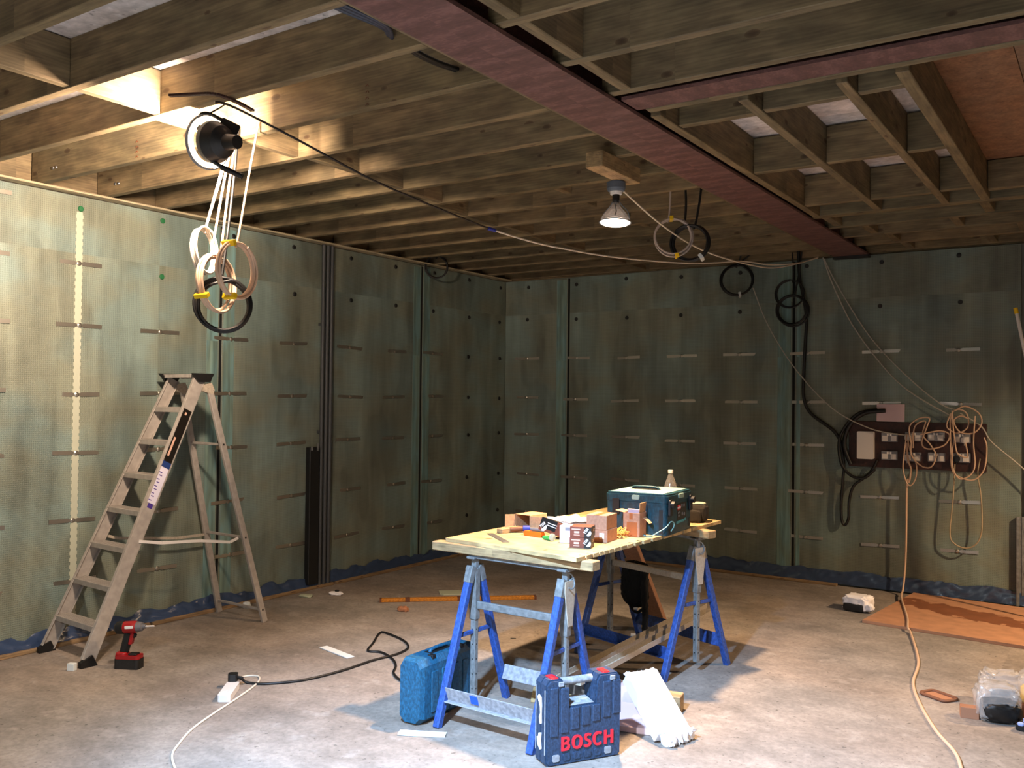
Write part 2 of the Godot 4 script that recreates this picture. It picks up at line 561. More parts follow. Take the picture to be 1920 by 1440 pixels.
	M.terracotta_dark = mat(Color(0.42, 0.26, 0.17), 0.7)
	M.pack_blue = mat(Color(0.55, 0.62, 0.82), 0.5)
	M.nails = scuffed.call(Color(0.13, 0.125, 0.12), 0.5, 0.3, 30.0)
	M.debris = mat(Color(0.55, 0.36, 0.24), 0.85)
	M.dust_red = mat(Color(0.62, 0.33, 0.20), 0.9)
	var clear := mat(Color(0.92, 0.92, 0.94, 0.09), 0.06)
	clear.transparency = BaseMaterial3D.TRANSPARENCY_ALPHA
	M.clear = clear
	var film := mat(Color(0.88, 0.86, 0.84, 0.26), 0.2)
	film.transparency = BaseMaterial3D.TRANSPARENCY_ALPHA
	M.film = film
	var shade := mat(Color(0.62, 0.60, 0.60, 0.30), 0.12)
	shade.transparency = BaseMaterial3D.TRANSPARENCY_ALPHA
	M.shade = shade
	# hardboard sheet with two darker brown patches
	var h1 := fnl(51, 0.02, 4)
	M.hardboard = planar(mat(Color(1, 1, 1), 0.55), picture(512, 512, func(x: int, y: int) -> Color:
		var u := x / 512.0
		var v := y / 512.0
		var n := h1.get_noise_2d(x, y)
		var dark_patch := 0.0
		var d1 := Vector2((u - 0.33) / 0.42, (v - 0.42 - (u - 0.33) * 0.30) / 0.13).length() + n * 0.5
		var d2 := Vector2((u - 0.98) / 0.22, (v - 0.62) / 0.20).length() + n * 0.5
		dark_patch = maxf(1.0 - smoothstep(0.88, 1.0, d1), 1.0 - smoothstep(0.88, 1.0, d2))
		return Color(0.68, 0.50, 0.38).lerp(Color(0.48, 0.29, 0.18), dark_patch) * (1.0 + n * 0.10)), Vector3(1.0 / 1.5, 1, 1.0 / 1.36), Vector3(0.5, 0, 0.5))

# ---------------------------------------------------------------- the room
func build_floor() -> void:
	var st := S()
	box(st, at(Vector3(4.4, -0.1, 5.2)), Vector3(9.4, 0.2, 11.4), 0.0)
	var f := obj("floor", st, M.concrete)
	tag(f, "dusty pale concrete floor slab with scuffs and fine cracks", "floor", "", "structure")

func strap_mesh(sd: int) -> Mesh:
	var key := "strap%d" % sd
	if meshes.has(key): return meshes[key]
	var r := RandomNumberGenerator.new()
	r.seed = sd * 13 + 1
	var st := S()
	for s in [-1.0, 1.0]:
		var poly := PackedVector2Array()
		poly.append(Vector2(0.012, -0.006))
		poly.append(Vector2(0.030, -0.013))
		for k in 8:
			poly.append(Vector2(0.040 + k * 0.0145, -0.0145))
			poly.append(Vector2(0.0455 + k * 0.0145, -0.0120))
		poly.append(Vector2(0.156, -0.0145))
		poly.append(Vector2(0.156, 0.0145))
		for k in range(7, -1, -1):
			poly.append(Vector2(0.0455 + k * 0.0145, 0.0120))
			poly.append(Vector2(0.040 + k * 0.0145, 0.0145))
		poly.append(Vector2(0.030, 0.013))
		poly.append(Vector2(0.012, 0.006))
		var b := Basis(Vector3.RIGHT, r.randf_range(-0.14, 0.12)) * Basis(Vector3.UP, r.randf_range(-0.02, 0.07)) * Basis(Vector3.BACK, r.randf_range(-0.02, 0.02))
		if s < 0: b = Basis(Vector3.BACK, PI) * b
		if s < 0: b = b * Basis(Vector3.RIGHT, PI)
		prism(st, poly, 0.0, 0.0015, Transform3D(b, Vector3(0, 0, 0.004)))
	lathe(st, [Vector2(0.016, 0.0), Vector2(0.016, 0.003), Vector2(0.008, 0.007), Vector2(0.0, 0.007)], 12, Transform3D(Basis(Vector3.RIGHT, PI / 2), Vector3(0, 0, 0.001)))
	meshes[key] = st.commit()
	return meshes[key]

func plug_mesh() -> Mesh:
	if not meshes.has("plug"):
		var st := S()
		lathe(st, [Vector2(0.019, 0.0), Vector2(0.019, 0.005), Vector2(0.015, 0.010), Vector2(0.0, 0.011)], 14, Transform3D(Basis(Vector3.RIGHT, PI / 2), Vector3.ZERO))
		meshes.plug = st.commit()
	return meshes.plug

# fixings on a wall: «put» turns (distance along the wall, height, distance off it) into a place
func fixings(wall: Node3D, put: Callable, turn: float, columns: Array, left: bool) -> void:
	var r := RandomNumberGenerator.new()
	r.seed = 77 if left else 78
	var notch := S()
	for k in 60:
		for s in [-1.0, 1.0]: box(notch, at(Vector3(s * 0.021, -1.28 + k * 0.0434, 0.0)), Vector3(0.008, 0.024, 0.0032), 0.0)
	box(notch, at(Vector3.ZERO), Vector3(0.040, 2.62, 0.003), 0.0)
	var rail := notch.commit()
	for i in columns.size():
		var c: float = columns[i]
		var all_plugs: bool = left and i < 2
		if left and i == 8: mi("rail", rail, M.rail, wall, Transform3D(Basis(Vector3.UP, turn), put.call(c, 1.46, 0.0012)))
		for y in [2.806, 2.437]:
			var hi_strap: bool = left and (c > 5.3 or (c > 4.8 and y < 2.6))
			if hi_strap:
				mi("fixing_strap", strap_mesh(r.randi() % 9), M.strap, wall, Transform3D(Basis(Vector3.UP, turn), put.call(c, y, 0.002)))
			else:
				mi("plug", plug_mesh(), M.plug_green if left and c > 4.0 else M.plug_black, wall, Transform3D(Basis(Vector3.UP, turn), put.call(c + r.randf_range(-0.01, 0.01), y + r.randf_range(-0.015, 0.015), 0.0)))
		for y in [2.03, 1.60, 1.215, 0.79, 0.39]:
			var p: Vector3 = put.call(c + r.randf_range(-0.012, 0.012), y + r.randf_range(-0.012, 0.012), 0.002)
			if all_plugs: mi("plug", plug_mesh(), M.plug_black, wall, Transform3D(Basis(Vector3.UP, turn), p))
			else: mi("fixing_strap", strap_mesh(r.randi() % 9), M.strap, wall, Transform3D(Basis(Vector3.UP, turn) * Basis(Vector3.BACK, r.randf_range(-0.03, 0.03)), p))

func build_walls() -> void:
	# left wall: membrane sheets between seams, on a solid wall
	var st := S()
	box(st, at(Vector3(-0.14, 1.4385, 5.2)), Vector3(0.24, 2.877, 11.4), 0.0)
	var wl := obj("wall_left", st, M.hidden_wall)
	tag(wl, "long left wall lined with stained grey-green dimpled membrane and rows of metal straps", "wall", "", "structure")
	var put_l := func(c: float, y: float, off: float) -> Vector3: return Vector3(off, y, c)
	var seams := [0.0, 1.435, 3.783, 6.4, 8.9, 10.9]
	for i in seams.size() - 1:
		var z0: float = seams[i] + (0.012 if i else 0.0)
		var z1: float = seams[i + 1] - 0.012
		st = S()
		box(st, at(Vector3(-0.009, 1.437, (z0 + z1) / 2)), Vector3(0.018, 2.868, z1 - z0), 0.002)
		obj("membrane_sheet", st, M["membrane%d" % (i % 2)], wl)
	for z in [1.435, 3.783]:
		st = S()
		box(st, at(Vector3(-0.012, 1.44, z)), Vector3(0.020, 2.84, 0.030), 0.0)
		obj("seam_channel", st, M.seam, wl)
		for s in [-1.0, 1.0]:
			st = S()
			box(st, at(Vector3(0.001, 1.44, z + s * 0.075)), Vector3(0.003, 2.82, 0.10), 0.001)
			obj("seam_tape", st, M.tape, wl)
	fixings(wl, put_l, PI / 2, [0.11, 0.675, 1.255, 1.82, 2.41, 3.065, 3.68, 4.29, 4.905, 5.5, 6.1], true)
	# back wall
	st = S()
	box(st, at(Vector3(4.4, 1.4385, -0.14)), Vector3(9.4, 2.877, 0.24), 0.0)
	var wb := obj("wall_back", st, M.hidden_wall)
	tag(wb, "back wall lined with dark grey-green membrane, metal straps and black plugs", "wall", "", "structure")
	var put_b := func(c: float, y: float, off: float) -> Vector3: return Vector3(c, y, off)
	seams = [0.0, 0.80, 3.148, 4.955, 7.2, 9.0]
	for i in seams.size() - 1:
		var x0: float = seams[i] + (0.012 if i else 0.0)
		var x1: float = seams[i + 1] - 0.012
		st = S()
		box(st, at(Vector3((x0 + x1) / 2, 1.437, -0.009)), Vector3(x1 - x0, 2.868, 0.018), 0.002)
		obj("membrane_sheet", st, M["membrane%d" % ((i + 1) % 2)], wb)
	for x in [0.80, 3.148]:
		st = S()
		box(st, at(Vector3(x, 1.44, -0.012)), Vector3(0.030, 2.84, 0.020), 0.0)
		obj("seam_channel", st, M.seam, wb)
		st = S()
		box(st, at(Vector3(x - 0.085, 1.44, 0.001)), Vector3(0.12, 2.82, 0.003), 0.001)
		obj("seam_tape", st, M.tape, wb)
		if x < 1: continue
		st = S()
		box(st, at(Vector3(x + 0.045, 1.44, 0.001)), Vector3(0.035, 2.82, 0.003), 0.001)
		obj("seam_tape", st, M.tape, wb)
	fixings(wb, put_b, 0.0, [0.29, 0.89, 1.47, 2.065, 2.655, 3.27, 3.89, 4.50], false)
	# walls behind the viewer and to the right, which the picture does not reach
	st = S()
	box(st, at(Vector3(9.1, 1.55, 5.2)), Vector3(0.25, 3.1, 11.4), 0.0)
	tag(obj("wall_right", st, M.hidden_wall), "plain membrane wall far to the right of the viewer", "wall", "", "structure")
	st = S()
	box(st, at(Vector3(4.4, 1.55, 10.95)), Vector3(9.4, 3.1, 0.25), 0.0)
	tag(obj("wall_front", st, M.hidden_wall), "plain membrane wall behind the viewer", "wall", "", "structure")
	# crinkled blue polythene upstand and battens along the foot of both walls
	var nz := fnl(61, 2.2, 4)
	st = S()
	sheet(st, 260, 5, func(u: float, v: float) -> Vector3:
		var z := u * 8.0
		var n := nz.get_noise_2d(z * 4.0, v * 1.5)
		return Vector3(0.014 + 0.020 * (1.0 - v) + n * 0.016, 0.022 + v * (0.085 + nz.get_noise_1d(z * 2.0) * 0.05), z))
	var bl := obj("baseboard_left", st, M.polythene)
	tag(bl, "crinkled glossy blue polythene strip along the foot of the left wall", "skirting", "", "structure")
	for b in [[0.0, 2.58], [2.62, 4.35], [4.37, 6.6]]: timber("batten", bl, Vector3(0.032, 0.0125, b[0]), Vector3(0.032, 0.0125, b[1]), 0.025, 0.05, M.batten)
	st = S()
	sheet(st, 200, 5, func(u: float, v: float) -> Vector3:
		var x := u * 5.4
		var n := nz.get_noise_2d(x * 4.0 + 50.0, v * 1.5)
		return Vector3(x, 0.015 + v * (0.115 + nz.get_noise_1d(x * 2.0 + 30.0) * 0.03), 0.012 + 0.014 * (1.0 - v) + n * 0.010))
	var bb := obj("baseboard_back", st, M.polythene)
	tag(bb, "dark blue polythene strip along the foot of the back wall", "skirting", "", "structure")
	timber("batten", bb, Vector3(0.1, 0.01, 0.05), Vector3(3.55, 0.01, 0.05), 0.02, 0.05, M.batten)
	# galvanised door-side channel at the right end of the back wall
	st = S()
	box(st, at(Vector3(4.925, 0.36, 0.025)), Vector3(0.022, 0.70, 0.040), 0.002)
	box(st, at(Vector3(4.965, 0.36, 0.012)), Vector3(0.030, 0.70, 0.012), 0.002)
	box(st, at(Vector3(4.945, 0.36, 0.008)), Vector3(0.050, 0.70, 0.006), 0.001)
	for y in [0.27, 0.60]: box(st, at(Vector3(4.985, y, 0.02)), Vector3(0.03, 0.022, 0.012), 0.001)
	tag(obj("trim_1", st, M.galvanised), "upright grey metal channel at the right end of the back wall", "trim", "", "structure")

func wood(r: RandomNumberGenerator) -> Material: return M["wood%d" % (r.randi() % 5)]

func build_ceiling() -> void:
	var r := RandomNumberGenerator.new()
	r.seed = 9
	var c := Node3D.new()
	c.name = "ceiling"
	add_child(c)
	tag(c, "open timber joist ceiling with noggins, deck boards above and dusty softwood undersides", "ceiling", "", "structure")
	var mid := (SOFFIT + DECK) / 2.0
	var dep := DECK - SOFFIT
	# joists left of the steel beam
	for k in range(-12, 14):
		var z := 5.62 - 0.434 * k
		timber("joist", c, Vector3(-0.02, mid, z), Vector3(3.465, mid, z), dep, 0.047, wood(r))
	# noggins between them, staggered
	var nx := [1.88, 1.81, 1.86, 1.90, 1.86, 1.83, 1.72, 1.68, 1.72, 1.66, 1.70, 1.66]
	for k in range(-4, 13):
		var z := 5.62 - 0.434 * k
		var x: float = nx[clampi(k + 1, 0, 11)]
		timber("noggin", c, Vector3(x, mid, z - 0.0235), Vector3(x, mid, z - 0.4105), dep - 0.01, 0.044, wood(r))
	for k in range(5, 12):
		var z := 5.62 - 0.434 * k
		timber("noggin", c, Vector3(2.52 + 0.05 * (k % 2), mid + 0.03, z - 0.0235), Vector3(2.52 + 0.05 * (k % 2), mid + 0.03, z - 0.4105), dep - 0.06, 0.044, wood(r))
	# ledger along the beam
	timber("ledger", c, Vector3(3.488, mid, 10.7), Vector3(3.488, mid, 0.02), dep, 0.045, M.wood1)
	# joists right of the beam that run along the back wall
	for k in [-12, -11, -10, -9, -8, -7, -6, -5, -4, -3, -2, -1, 0, 1, 2, 9, 10, 11, 12, 13]:
		var z: float = 5.62 - 0.434 * k + (0.03 if k == 2 else 0.0)
		timber("joist", c, Vector3(3.76, mid, z), Vector3(8.9, mid, z), dep, 0.047, wood(r))
	for k in range(-4, 2):
		var z := 5.62 - 0.434 * k
		timber("noggin", c, Vector3(3.872, mid, z - 0.0235), Vector3(3.872, mid, z - 0.4105), dep - 0.005, 0.05, wood(r))
		timber("noggin", c, Vector3(6.3, mid, z - 0.0235), Vector3(6.3, mid, z - 0.4105), dep - 0.005, 0.05, wood(r))
	for q in [[9, 3.86], [10, 4.02], [11, 4.10], [12, 4.13], [9, 4.86], [10, 4.62], [11, 5.0], [12, 4.75]]:
		var z: float = 5.62 - 0.434 * q[0]
		timber("noggin", c, Vector3(q[1], mid, z - 0.0235), Vector3(q[1], mid, z - 0.4105), dep - 0.02, 0.06, wood(r))
	# trimmers and the joists that run away from the viewer
	timber("trimmer", c, Vector3(3.83, mid, 4.50), Vector3(8.9, mid, 4.50), dep, 0.047, M.wood1)
	timber("trimmer", c, Vector3(3.80, mid, 1.765), Vector3(8.9, mid, 1.765), dep, 0.047, M.wood2)
	for x in [3.835, 4.245, 4.655, 4.885]:
		timber("joist", c, Vector3(x, mid - 0.004, 4.43), Vector3(x, mid - 0.004, 1.79), dep, 0.047 if x < 4.8 else 0.052, wood(r))
	for q in [[3.86, 4.22, 3.15], [4.27, 4.63, 3.17], [4.68, 4.86, 3.18], [3.86, 4.22, 2.14], [4.27, 4.63, 2.13], [4.68, 4.86, 2.16], [3.86, 4.22, 4.20], [4.27, 4.63, 4.22], [4.68, 4.86, 4.24]]:
		timber("noggin", c, Vector3(q[0], mid - 0.005, q[2]), Vector3(q[1], mid - 0.005, q[2]), dep - 0.012, 0.047, wood(r))
	timber("noggin", c, Vector3(4.915, mid + 0.01, 1.93), Vector3(6.0, mid + 0.01, 1.93), dep - 0.03, 0.047, M.wood3)
	# wall plates and rim boards
	timber("wall_plate", c, Vector3(0.035, 2.884, 10.7), Vector3(0.035, 2.884, 0.0), 0.014, 0.09, M.plate)
	timber("rim_board", c, Vector3(-0.06, 3.0, 10.8), Vector3(-0.06, 3.0, -0.2), 0.245, 0.06, M.wood0)
	timber("rim_board", c, Vector3(-0.1, 3.0, -0.06), Vector3(9.0, 3.0, -0.06), 0.245, 0.06, M.wood3)
	# deck boards
	for i in 6:
		var z := -0.15 + i * 1.9
		for q in [[-0.15, 3.70], [3.70, 4.76]]:
			var st := S()
			box(st, at(Vector3((q[0] + q[1]) / 2, DECK + 0.05, z + 0.95)), Vector3(q[1] - q[0] - 0.003, 0.1, 1.897), 0.001)
			obj("deck_board", st, M.white_board, c)
		for q in [[4.76, 5.22, M.osb], [5.22, 8.98, M.chipboard]]:
			var st := S()
			box(st, at(Vector3((q[0] + q[1]) / 2, DECK + 0.05, z + 0.95)), Vector3(q[1] - q[0] - 0.003, 0.1, 1.897), 0.001)
			obj("deck_board", st, q[2], c)
	# grade stamps and nail heads on the joist faces
	for p in [Vector3(2.79, 2.945, 5.2110), Vector3(1.071, 2.950, 5.2110)]:
		for k in 4:
			var st := S()
			tube(st, smooth_path([p + Vector3(-0.010, -0.045 + 0.028 * k, 0), p + Vector3(0.0, -0.036 + 0.028 * k, 0.0), p + Vector3(0.010, -0.044 + 0.028 * k, 0)], 4), 0.0020, 5)
			obj("grade_stamp", st, M.tool_wood, c)
	for p in [Vector3(0.224, 2.960, 5.2100), Vector3(0.185, 2.957, 4.7760)]:
		for k in 2:
			var st := S()
			lathe(st, [Vector2(0.011, 0), Vector2(0.009, 0.005), Vector2(0, 0.006)], 10, Transform3D(Basis(Vector3.RIGHT, PI / 2), p + Vector3(0.034 * k, 0, 0)))
			obj("bolt_head", st, M.screw_grey, c)
	# steel beams, red oxide
	var prof := PackedVector2Array()
	var W := 0.141
	for p in [[-W, 0.0], [W, 0.0], [W, 0.016], [0.006, 0.022], [0.006, 0.205], [W, 0.211], [W, 0.222], [-W, 0.222], [-W, 0.211], [-0.006, 0.205], [-0.006, 0.022], [-W, 0.016]]: prof.append(Vector2(p[0], p[1]))
	var sb := S()
	prism(sb, prof, 0.0, 10.75)
	var b1 := obj("steel_beam", sb, M.steel, self, Transform3D(Basis(), Vector3(3.656, 2.868, 0.01)))
	tag(b1, "wide rust-red primed steel beam running from the viewer to the back wall", "beam", "", "structure")
	var pad := S()
	box(pad, at(Vector3(0, -0.012, 0.035)), Vector3(0.30, 0.022, 0.075), 0.002)
	lab(obj("bearing_plate", pad, M.duct, b1), "black bearing plate under the beam end")
	sb = S()
	prism(sb, prof, 0.0, 5.1)
	var b2 := obj("steel_beam", sb, M.steel, self, Transform3D(Basis(Vector3.UP, PI / 2), Vector3(3.805, 2.885, 4.63)).scaled_local(Vector3(0.56, 0.95, 1)))
	tag(b2, "dark red steel beam crossing to the right between the joists", "beam", "", "structure")

# ---------------------------------------------------------------- lamps
func ring_lamp(color: Color, power: float) -> void:
	var p := Vector3(2.20, 2.735, 5.57)
	var t := thing("ring_work_lamp", "black work lamp with a glowing ring tube, hung from a joist near the left wall", "work lamp", p, 0.59)
	var face := (t.basis.inverse() * Vector3(-0.98, 0.13, 0.04)).normalized()   # towards the left wall
	var bs := Basis.looking_at(-face, Vector3.UP)   # local z points where the lamp faces
	var up := Transform3D(bs * Basis(Vector3.RIGHT, PI / 2), Vector3.ZERO)   # local y along the facing direction
	var st := S()
	lathe(st, [Vector2(0.0, -0.150), Vector2(0.030, -0.150), Vector2(0.036, -0.085), Vector2(0.072, -0.055), Vector2(0.093, -0.010), Vector2(0.094, 0.012), Vector2(0.0, 0.020)], 28, up)
	obj("housing", st, M.dark_plastic, t)
	var ring := []
	for k in 36: ring.append(up * Vector3(cos(TAU * k / 36) * 0.103, 0.035, sin(TAU * k / 36) * 0.103))
	st = S()
	tube(st, ring, 0.0125, 10, true)
	var glow := mat(Color(1, 0.95, 0.9), 0.4)
	glow.emission_enabled = true
	glow.emission = Color(1.0, 0.90, 0.76)
	glow.emission_energy_multiplier = 4.0
	lab(obj("ring_tube", st, glow, t), "glowing white ring tube")
	st = S()
	lathe(st, [Vector2(0.120, 0.050), Vector2(0.124, 0.046), Vector2(0.124, 0.036), Vector2(0.118, 0.034)], 36, up)
	lab(obj("rim", st, M.grey_plastic, t), "thin grey rim")
	# hook handle above
	st = S()
	tube(st, smooth_path([Vector3(-0.066, 0.050, 0.02), Vector3(-0.070, 0.092, 0.015), Vector3(-0.062, 0.122, 0.005), Vector3(-0.035, 0.130, 0), Vector3(0.0, 0.118, -0.005), Vector3(0.045, 0.092, -0.015), Vector3(0.055, 0.060, -0.02)], 5), 0.0085, 8)
	tube(st, smooth_path([Vector3(-0.028, 0.118, 0), Vector3(-0.030, 0.080, 0), Vector3(-0.036, 0.040, 0)], 4), 0.008, 8)
	obj("handle", st, M.black_plastic, t)
	st = S()
	prism(st, rounded(0.085, 0.060, 0.008), -0.030, 0.030, Transform3D(Basis(Vector3.UP, 0.45) * Basis(Vector3.BACK, -0.35), Vector3(0.050, 0.070, -0.035)))
	obj("ballast_box", st, M.dark_plastic, t)
	st = S()
	tube(st, [Vector3(-0.01, -0.085, 0.01), Vector3(0.035, -0.112, -0.01)], 0.009, 8)
	tube(st, [Vector3(0.028, -0.110, -0.008), Vector3(0.122, -0.150, -0.02)], 0.013, 10)
	obj("grip", st, M.black_plastic, t)
	st = S()
	tube(st, smooth_path([Vector3(-0.030, 0.128, 0), Vector3(0.02, 0.155, 0.0), Vector3(0.055, 0.165, 0.03)], 4), 0.004, 6)
	obj("hanging_cord", st, M.cable_brown, t)
	var l := AreaLight3D.new()
	l.name = "lamp_beam"
	l.light_color = color
	l.light_energy = power
	l.area_size = Vector2(0.17, 0.17)
	l.area_range = 20.0
	l.area_attenuation = 2.0
	l.shadow_enabled = true
	var beam := (t.basis.inverse() * Vector3(-1.0, -0.03, -0.14)).normalized()
	l.transform = Transform3D(Basis.looking_at(beam, Vector3.UP), face * 0.065)
	t.add_child(l)
	# bent bar over the joist that the lamp hangs from
	st = S()
	var pts := smooth_path([Vector3(2.19, 2.882, 5.80), Vector3(2.29, 2.886, 5.745), Vector3(2.37, 2.884, 5.70), Vector3(2.385, 2.876, 5.60), Vector3(2.37, 2.868, 5.50)], 5)
	for i in pts.size() - 1: bar(st, pts[i], pts[i + 1], 0.010, 0.022, 0.001)
	tag(room("hanging_bar", st, M.board_brown, self), "bent brown bar under the joist that the black work lamp hangs from", "hanger")

func reflector_lamp(top: Vector3, aim: Vector3, color: Color, power: float, spread: float, label: String) -> void:
	var t := thing("reflector_lamp", label, "lamp", top, 0.0)
	var st := S()
	lathe(st, [Vector2(0.0, 0.0), Vector2(0.052, 0.0), Vector2(0.052, -0.035), Vector2(0.046, -0.048), Vector2(0.030, -0.052), Vector2(0.028, -0.066), Vector2(0.0, -0.066)], 24)
	obj("base", st, M.pattress, t)
	st = S()
	lathe(st, [Vector2(0.0, -0.052), Vector2(0.036, -0.052), Vector2(0.032, -0.068), Vector2(0.0, -0.070)], 20)
	lab(obj("collar", st, M.white_plastic, t), "pale collar under the grey base")
	var d := aim.normalized()
	var side := d.cross(Vector3.BACK).normalized()
	var xf := Transform3D(Basis(side, -d, side.cross(-d)), Vector3(0, -0.085, 0))   # local y points back up the lamp
	st = S()
	lathe(st, [Vector2(0.0, 0.02), Vector2(0.020, 0.02), Vector2(0.020, -0.018), Vector2(0.016, -0.032), Vector2(0.0, -0.032)], 14, xf)
	obj("holder", st, M.black_plastic, t)
	st = S()
	lathe(st, [Vector2(0.017, -0.030), Vector2(0.030, -0.055), Vector2(0.062, -0.090), Vector2(0.080, -0.120), Vector2(0.086, -0.142)], 28, xf)
	obj("reflector", st, M.shade, t)
	st = S()
	for s in [-1.0, 1.0]: tube(st, smooth_path([xf * Vector3(s * 0.020, -0.02, 0), xf * Vector3(s * 0.040, -0.05, 0.0), xf * Vector3(s * 0.075, -0.085, 0), xf * Vector3(s * 0.089, -0.130, 0)], 5), 0.0028, 6)
	var rim := []
	for k in 30: rim.append(xf * Vector3(cos(TAU * k / 30) * 0.088, -0.142, sin(TAU * k / 30) * 0.088))
	tube(st, rim, 0.0026, 6, true)
	obj("wire_guard", st, M.pattress, t)
	st = S()
	tube(st, smooth_path([xf * Vector3(0, -0.02, 0.0), xf * Vector3(0.004, -0.05, 0.004), xf * Vector3(-0.006, -0.075, -0.002), xf * Vector3(0.004, -0.10, 0)], 4), 0.003, 6)
	obj("flex", st, M.cable_black, t)
	st = S()
	lathe(st, [Vector2(0.0, -0.160), Vector2(0.045, -0.157), Vector2(0.075, -0.148), Vector2(0.084, -0.140), Vector2(0.060, -0.128), Vector2(0.0, -0.122)], 28, xf)
	var glow := mat(Color(1, 0.95, 0.9), 0.4)
	glow.emission_enabled = true
	glow.emission = color.lerp(Color(1, 0.95, 0.92), 0.6)
	glow.emission_energy_multiplier = 3.0
	lab(obj("lens", st, glow, t), "round glowing lens")
	var l := SpotLight3D.new()
	l.name = "lamp_beam"
	l.light_color = color
	l.light_energy = power
	l.light_size = 0.05
	l.spot_angle = spread
	l.spot_angle_attenuation = 0.8
	l.spot_range = 20.0
	l.spot_attenuation = 2.0
	l.shadow_enabled = true
	t.add_child(l)
	l.transform = Transform3D(Basis.looking_at(d, Vector3.BACK), xf * Vector3(0, -0.168, 0))

# ---------------------------------------------------------------- ladder
func build_ladder() -> void:
	var t := thing("stepladder", "tall aluminium stepladder with a black-ended top tread, standing open by the left wall", "stepladder", Vector3(0.33, 0, 4.6))
	var foot := [Vector3(0.085, 0.03, 5.115), Vector3(0.585, 0.03, 5.145)]
	var head := [Vector3(0.145, 1.705, 4.290), Vector3(0.465, 1.705, 4.310)]
	for i in 2:
		var s := -1.0 if i == 0 else 1.0
		var st := S()
		var d: Vector3 = (head[i] - foot[i]).normalized()
		var xf := along(foot[i], head[i], Vector3.BACK)
		box(st, xf, Vector3(foot[i].distance_to(head[i]), 0.085, 0.004), 0.001)
		for e in [-1.0, 1.0]:
			box(st, Transform3D(xf.basis, xf.origin + xf.basis.y * e * 0.0405 + xf.basis.z * (-s if xf.basis.z.x > 0 else s) * 0.011), Vector3(foot[i].distance_to(head[i]), 0.004, 0.022), 0.001)
		room("stile", st, M.aluminium, t)
		st = S()
		prism(st, PackedVector2Array([Vector2(-0.052, -0.03), Vector2(0.05, -0.03), Vector2(0.052, 0.005), Vector2(-0.02, 0.035)]), -0.015, 0.015, Transform3D(Basis(Vector3.UP, -PI / 2), foot[i] + Vector3(0, 0.0, 0.0)))
		lab(room("foot", st, M.black_plastic, t), "black rubber foot")
	# treads
	for k in 7:
		var y := 0.216 + 0.2155 * k
		var f := (y - 0.03) / 1.675
		var l: Vector3 = foot[0].lerp(head[0], f)
		var r: Vector3 = foot[1].lerp(head[1], f)
		var st := S()
		bar(st, l + Vector3(0.004, 0, 0), r - Vector3(0.004, 0, 0), 0.005, 0.095, 0.001)
		bar(st, l + Vector3(0.004, -0.014, 0.047), r + Vector3(-0.004, -0.014, 0.047), 0.032, 0.004, 0.001)
		bar(st, l + Vector3(0.004, -0.010, -0.046), r + Vector3(-0.004, -0.010, -0.046), 0.022, 0.004, 0.001)
		for q in 5: bar(st, l + Vector3(0.006, 0.003, -0.032 + q * 0.016), r + Vector3(-0.006, 0.003, -0.032 + q * 0.016), 0.002, 0.005, 0.0)
		room("tread", st, M.aluminium, t)
	# top platform with black end brackets
	var st := S()
	box(st, at(Vector3(0.30, 1.732, 4.300), -0.04), Vector3(0.345, 0.006, 0.13), 0.002)
	box(st, at(Vector3(0.30, 1.722, 4.366), -0.04), Vector3(0.300, 0.026, 0.005), 0.001)
	box(st, at(Vector3(0.30, 1.722, 4.236), -0.04), Vector3(0.300, 0.026, 0.005), 0.001)
	room("platform", st, M.aluminium, t)
	for s in [-1.0, 1.0]:
		st = S()
		prism(st, PackedVector2Array([Vector2(-0.085, 0.014), Vector2(0.085, 0.014), Vector2(0.055, -0.045), Vector2(-0.035, -0.045)]), -0.011, 0.011, Transform3D(Basis(Vector3.UP, PI / 2), Vector3(0.30 + s * 0.178, 1.727, 4.30)))
		lab(room("end_bracket", st, M.black_plastic, t), "black plastic end bracket")
	# rear frame
	var rf := [Vector3(0.078, 0.0, 3.815), Vector3(0.578, 0.0, 3.822)]
	var rh := [Vector3(0.150, 1.645, 4.215), Vector3(0.462, 1.645, 4.235)]
	for i in 2:
		st = S()
		bar(st, rf[i], rh[i], 0.045, 0.024, 0.003, Vector3.BACK)
		room("rear_leg", st, M.aluminium, t)
		st = S()
		var hp: Vector3 = rh[i]
		prism(st, PackedVector2Array([Vector2(0.045, 0.020), Vector2(0.045, -0.025), Vector2(-0.030, -0.045), Vector2(-0.045, -0.015), Vector2(-0.020, 0.035)]), -0.016, 0.016, Transform3D(Basis(Vector3.UP, -PI / 2), hp + Vector3(0, 0.0, 0.010)))
		for q in [Vector2(0.02, 0.0), Vector2(-0.02, -0.01)]:
			lathe(st, [Vector2(0.006, 0), Vector2(0.006, 0.020), Vector2(0, 0.022)], 8, Transform3D(Basis(Vector3.BACK, -PI / 2), hp + Vector3(0, q.y, q.x)))
		room("hinge", st, M.gusset, t)
	for f in [0.055, 0.37, 0.765]:
		var a: Vector3 = rf[0].lerp(rh[0], f)
		var b: Vector3 = rf[1].lerp(rh[1], f)
		st = S()
		bar(st, a, b, 0.018, 0.012, 0.002)
		room("cross_bar", st, M.aluminium, t)
		for e in [a + Vector3(-0.014, 0, 0), b + Vector3(0.0, 0, 0)]:
			st = S()
			lathe(st, [Vector2(0.007, 0), Vector2(0.007, 0.014), Vector2(0, 0.015)], 8, Transform3D(Basis(Vector3.BACK, -PI / 2), e))
			room("rivet", st, M.plug_black, t)
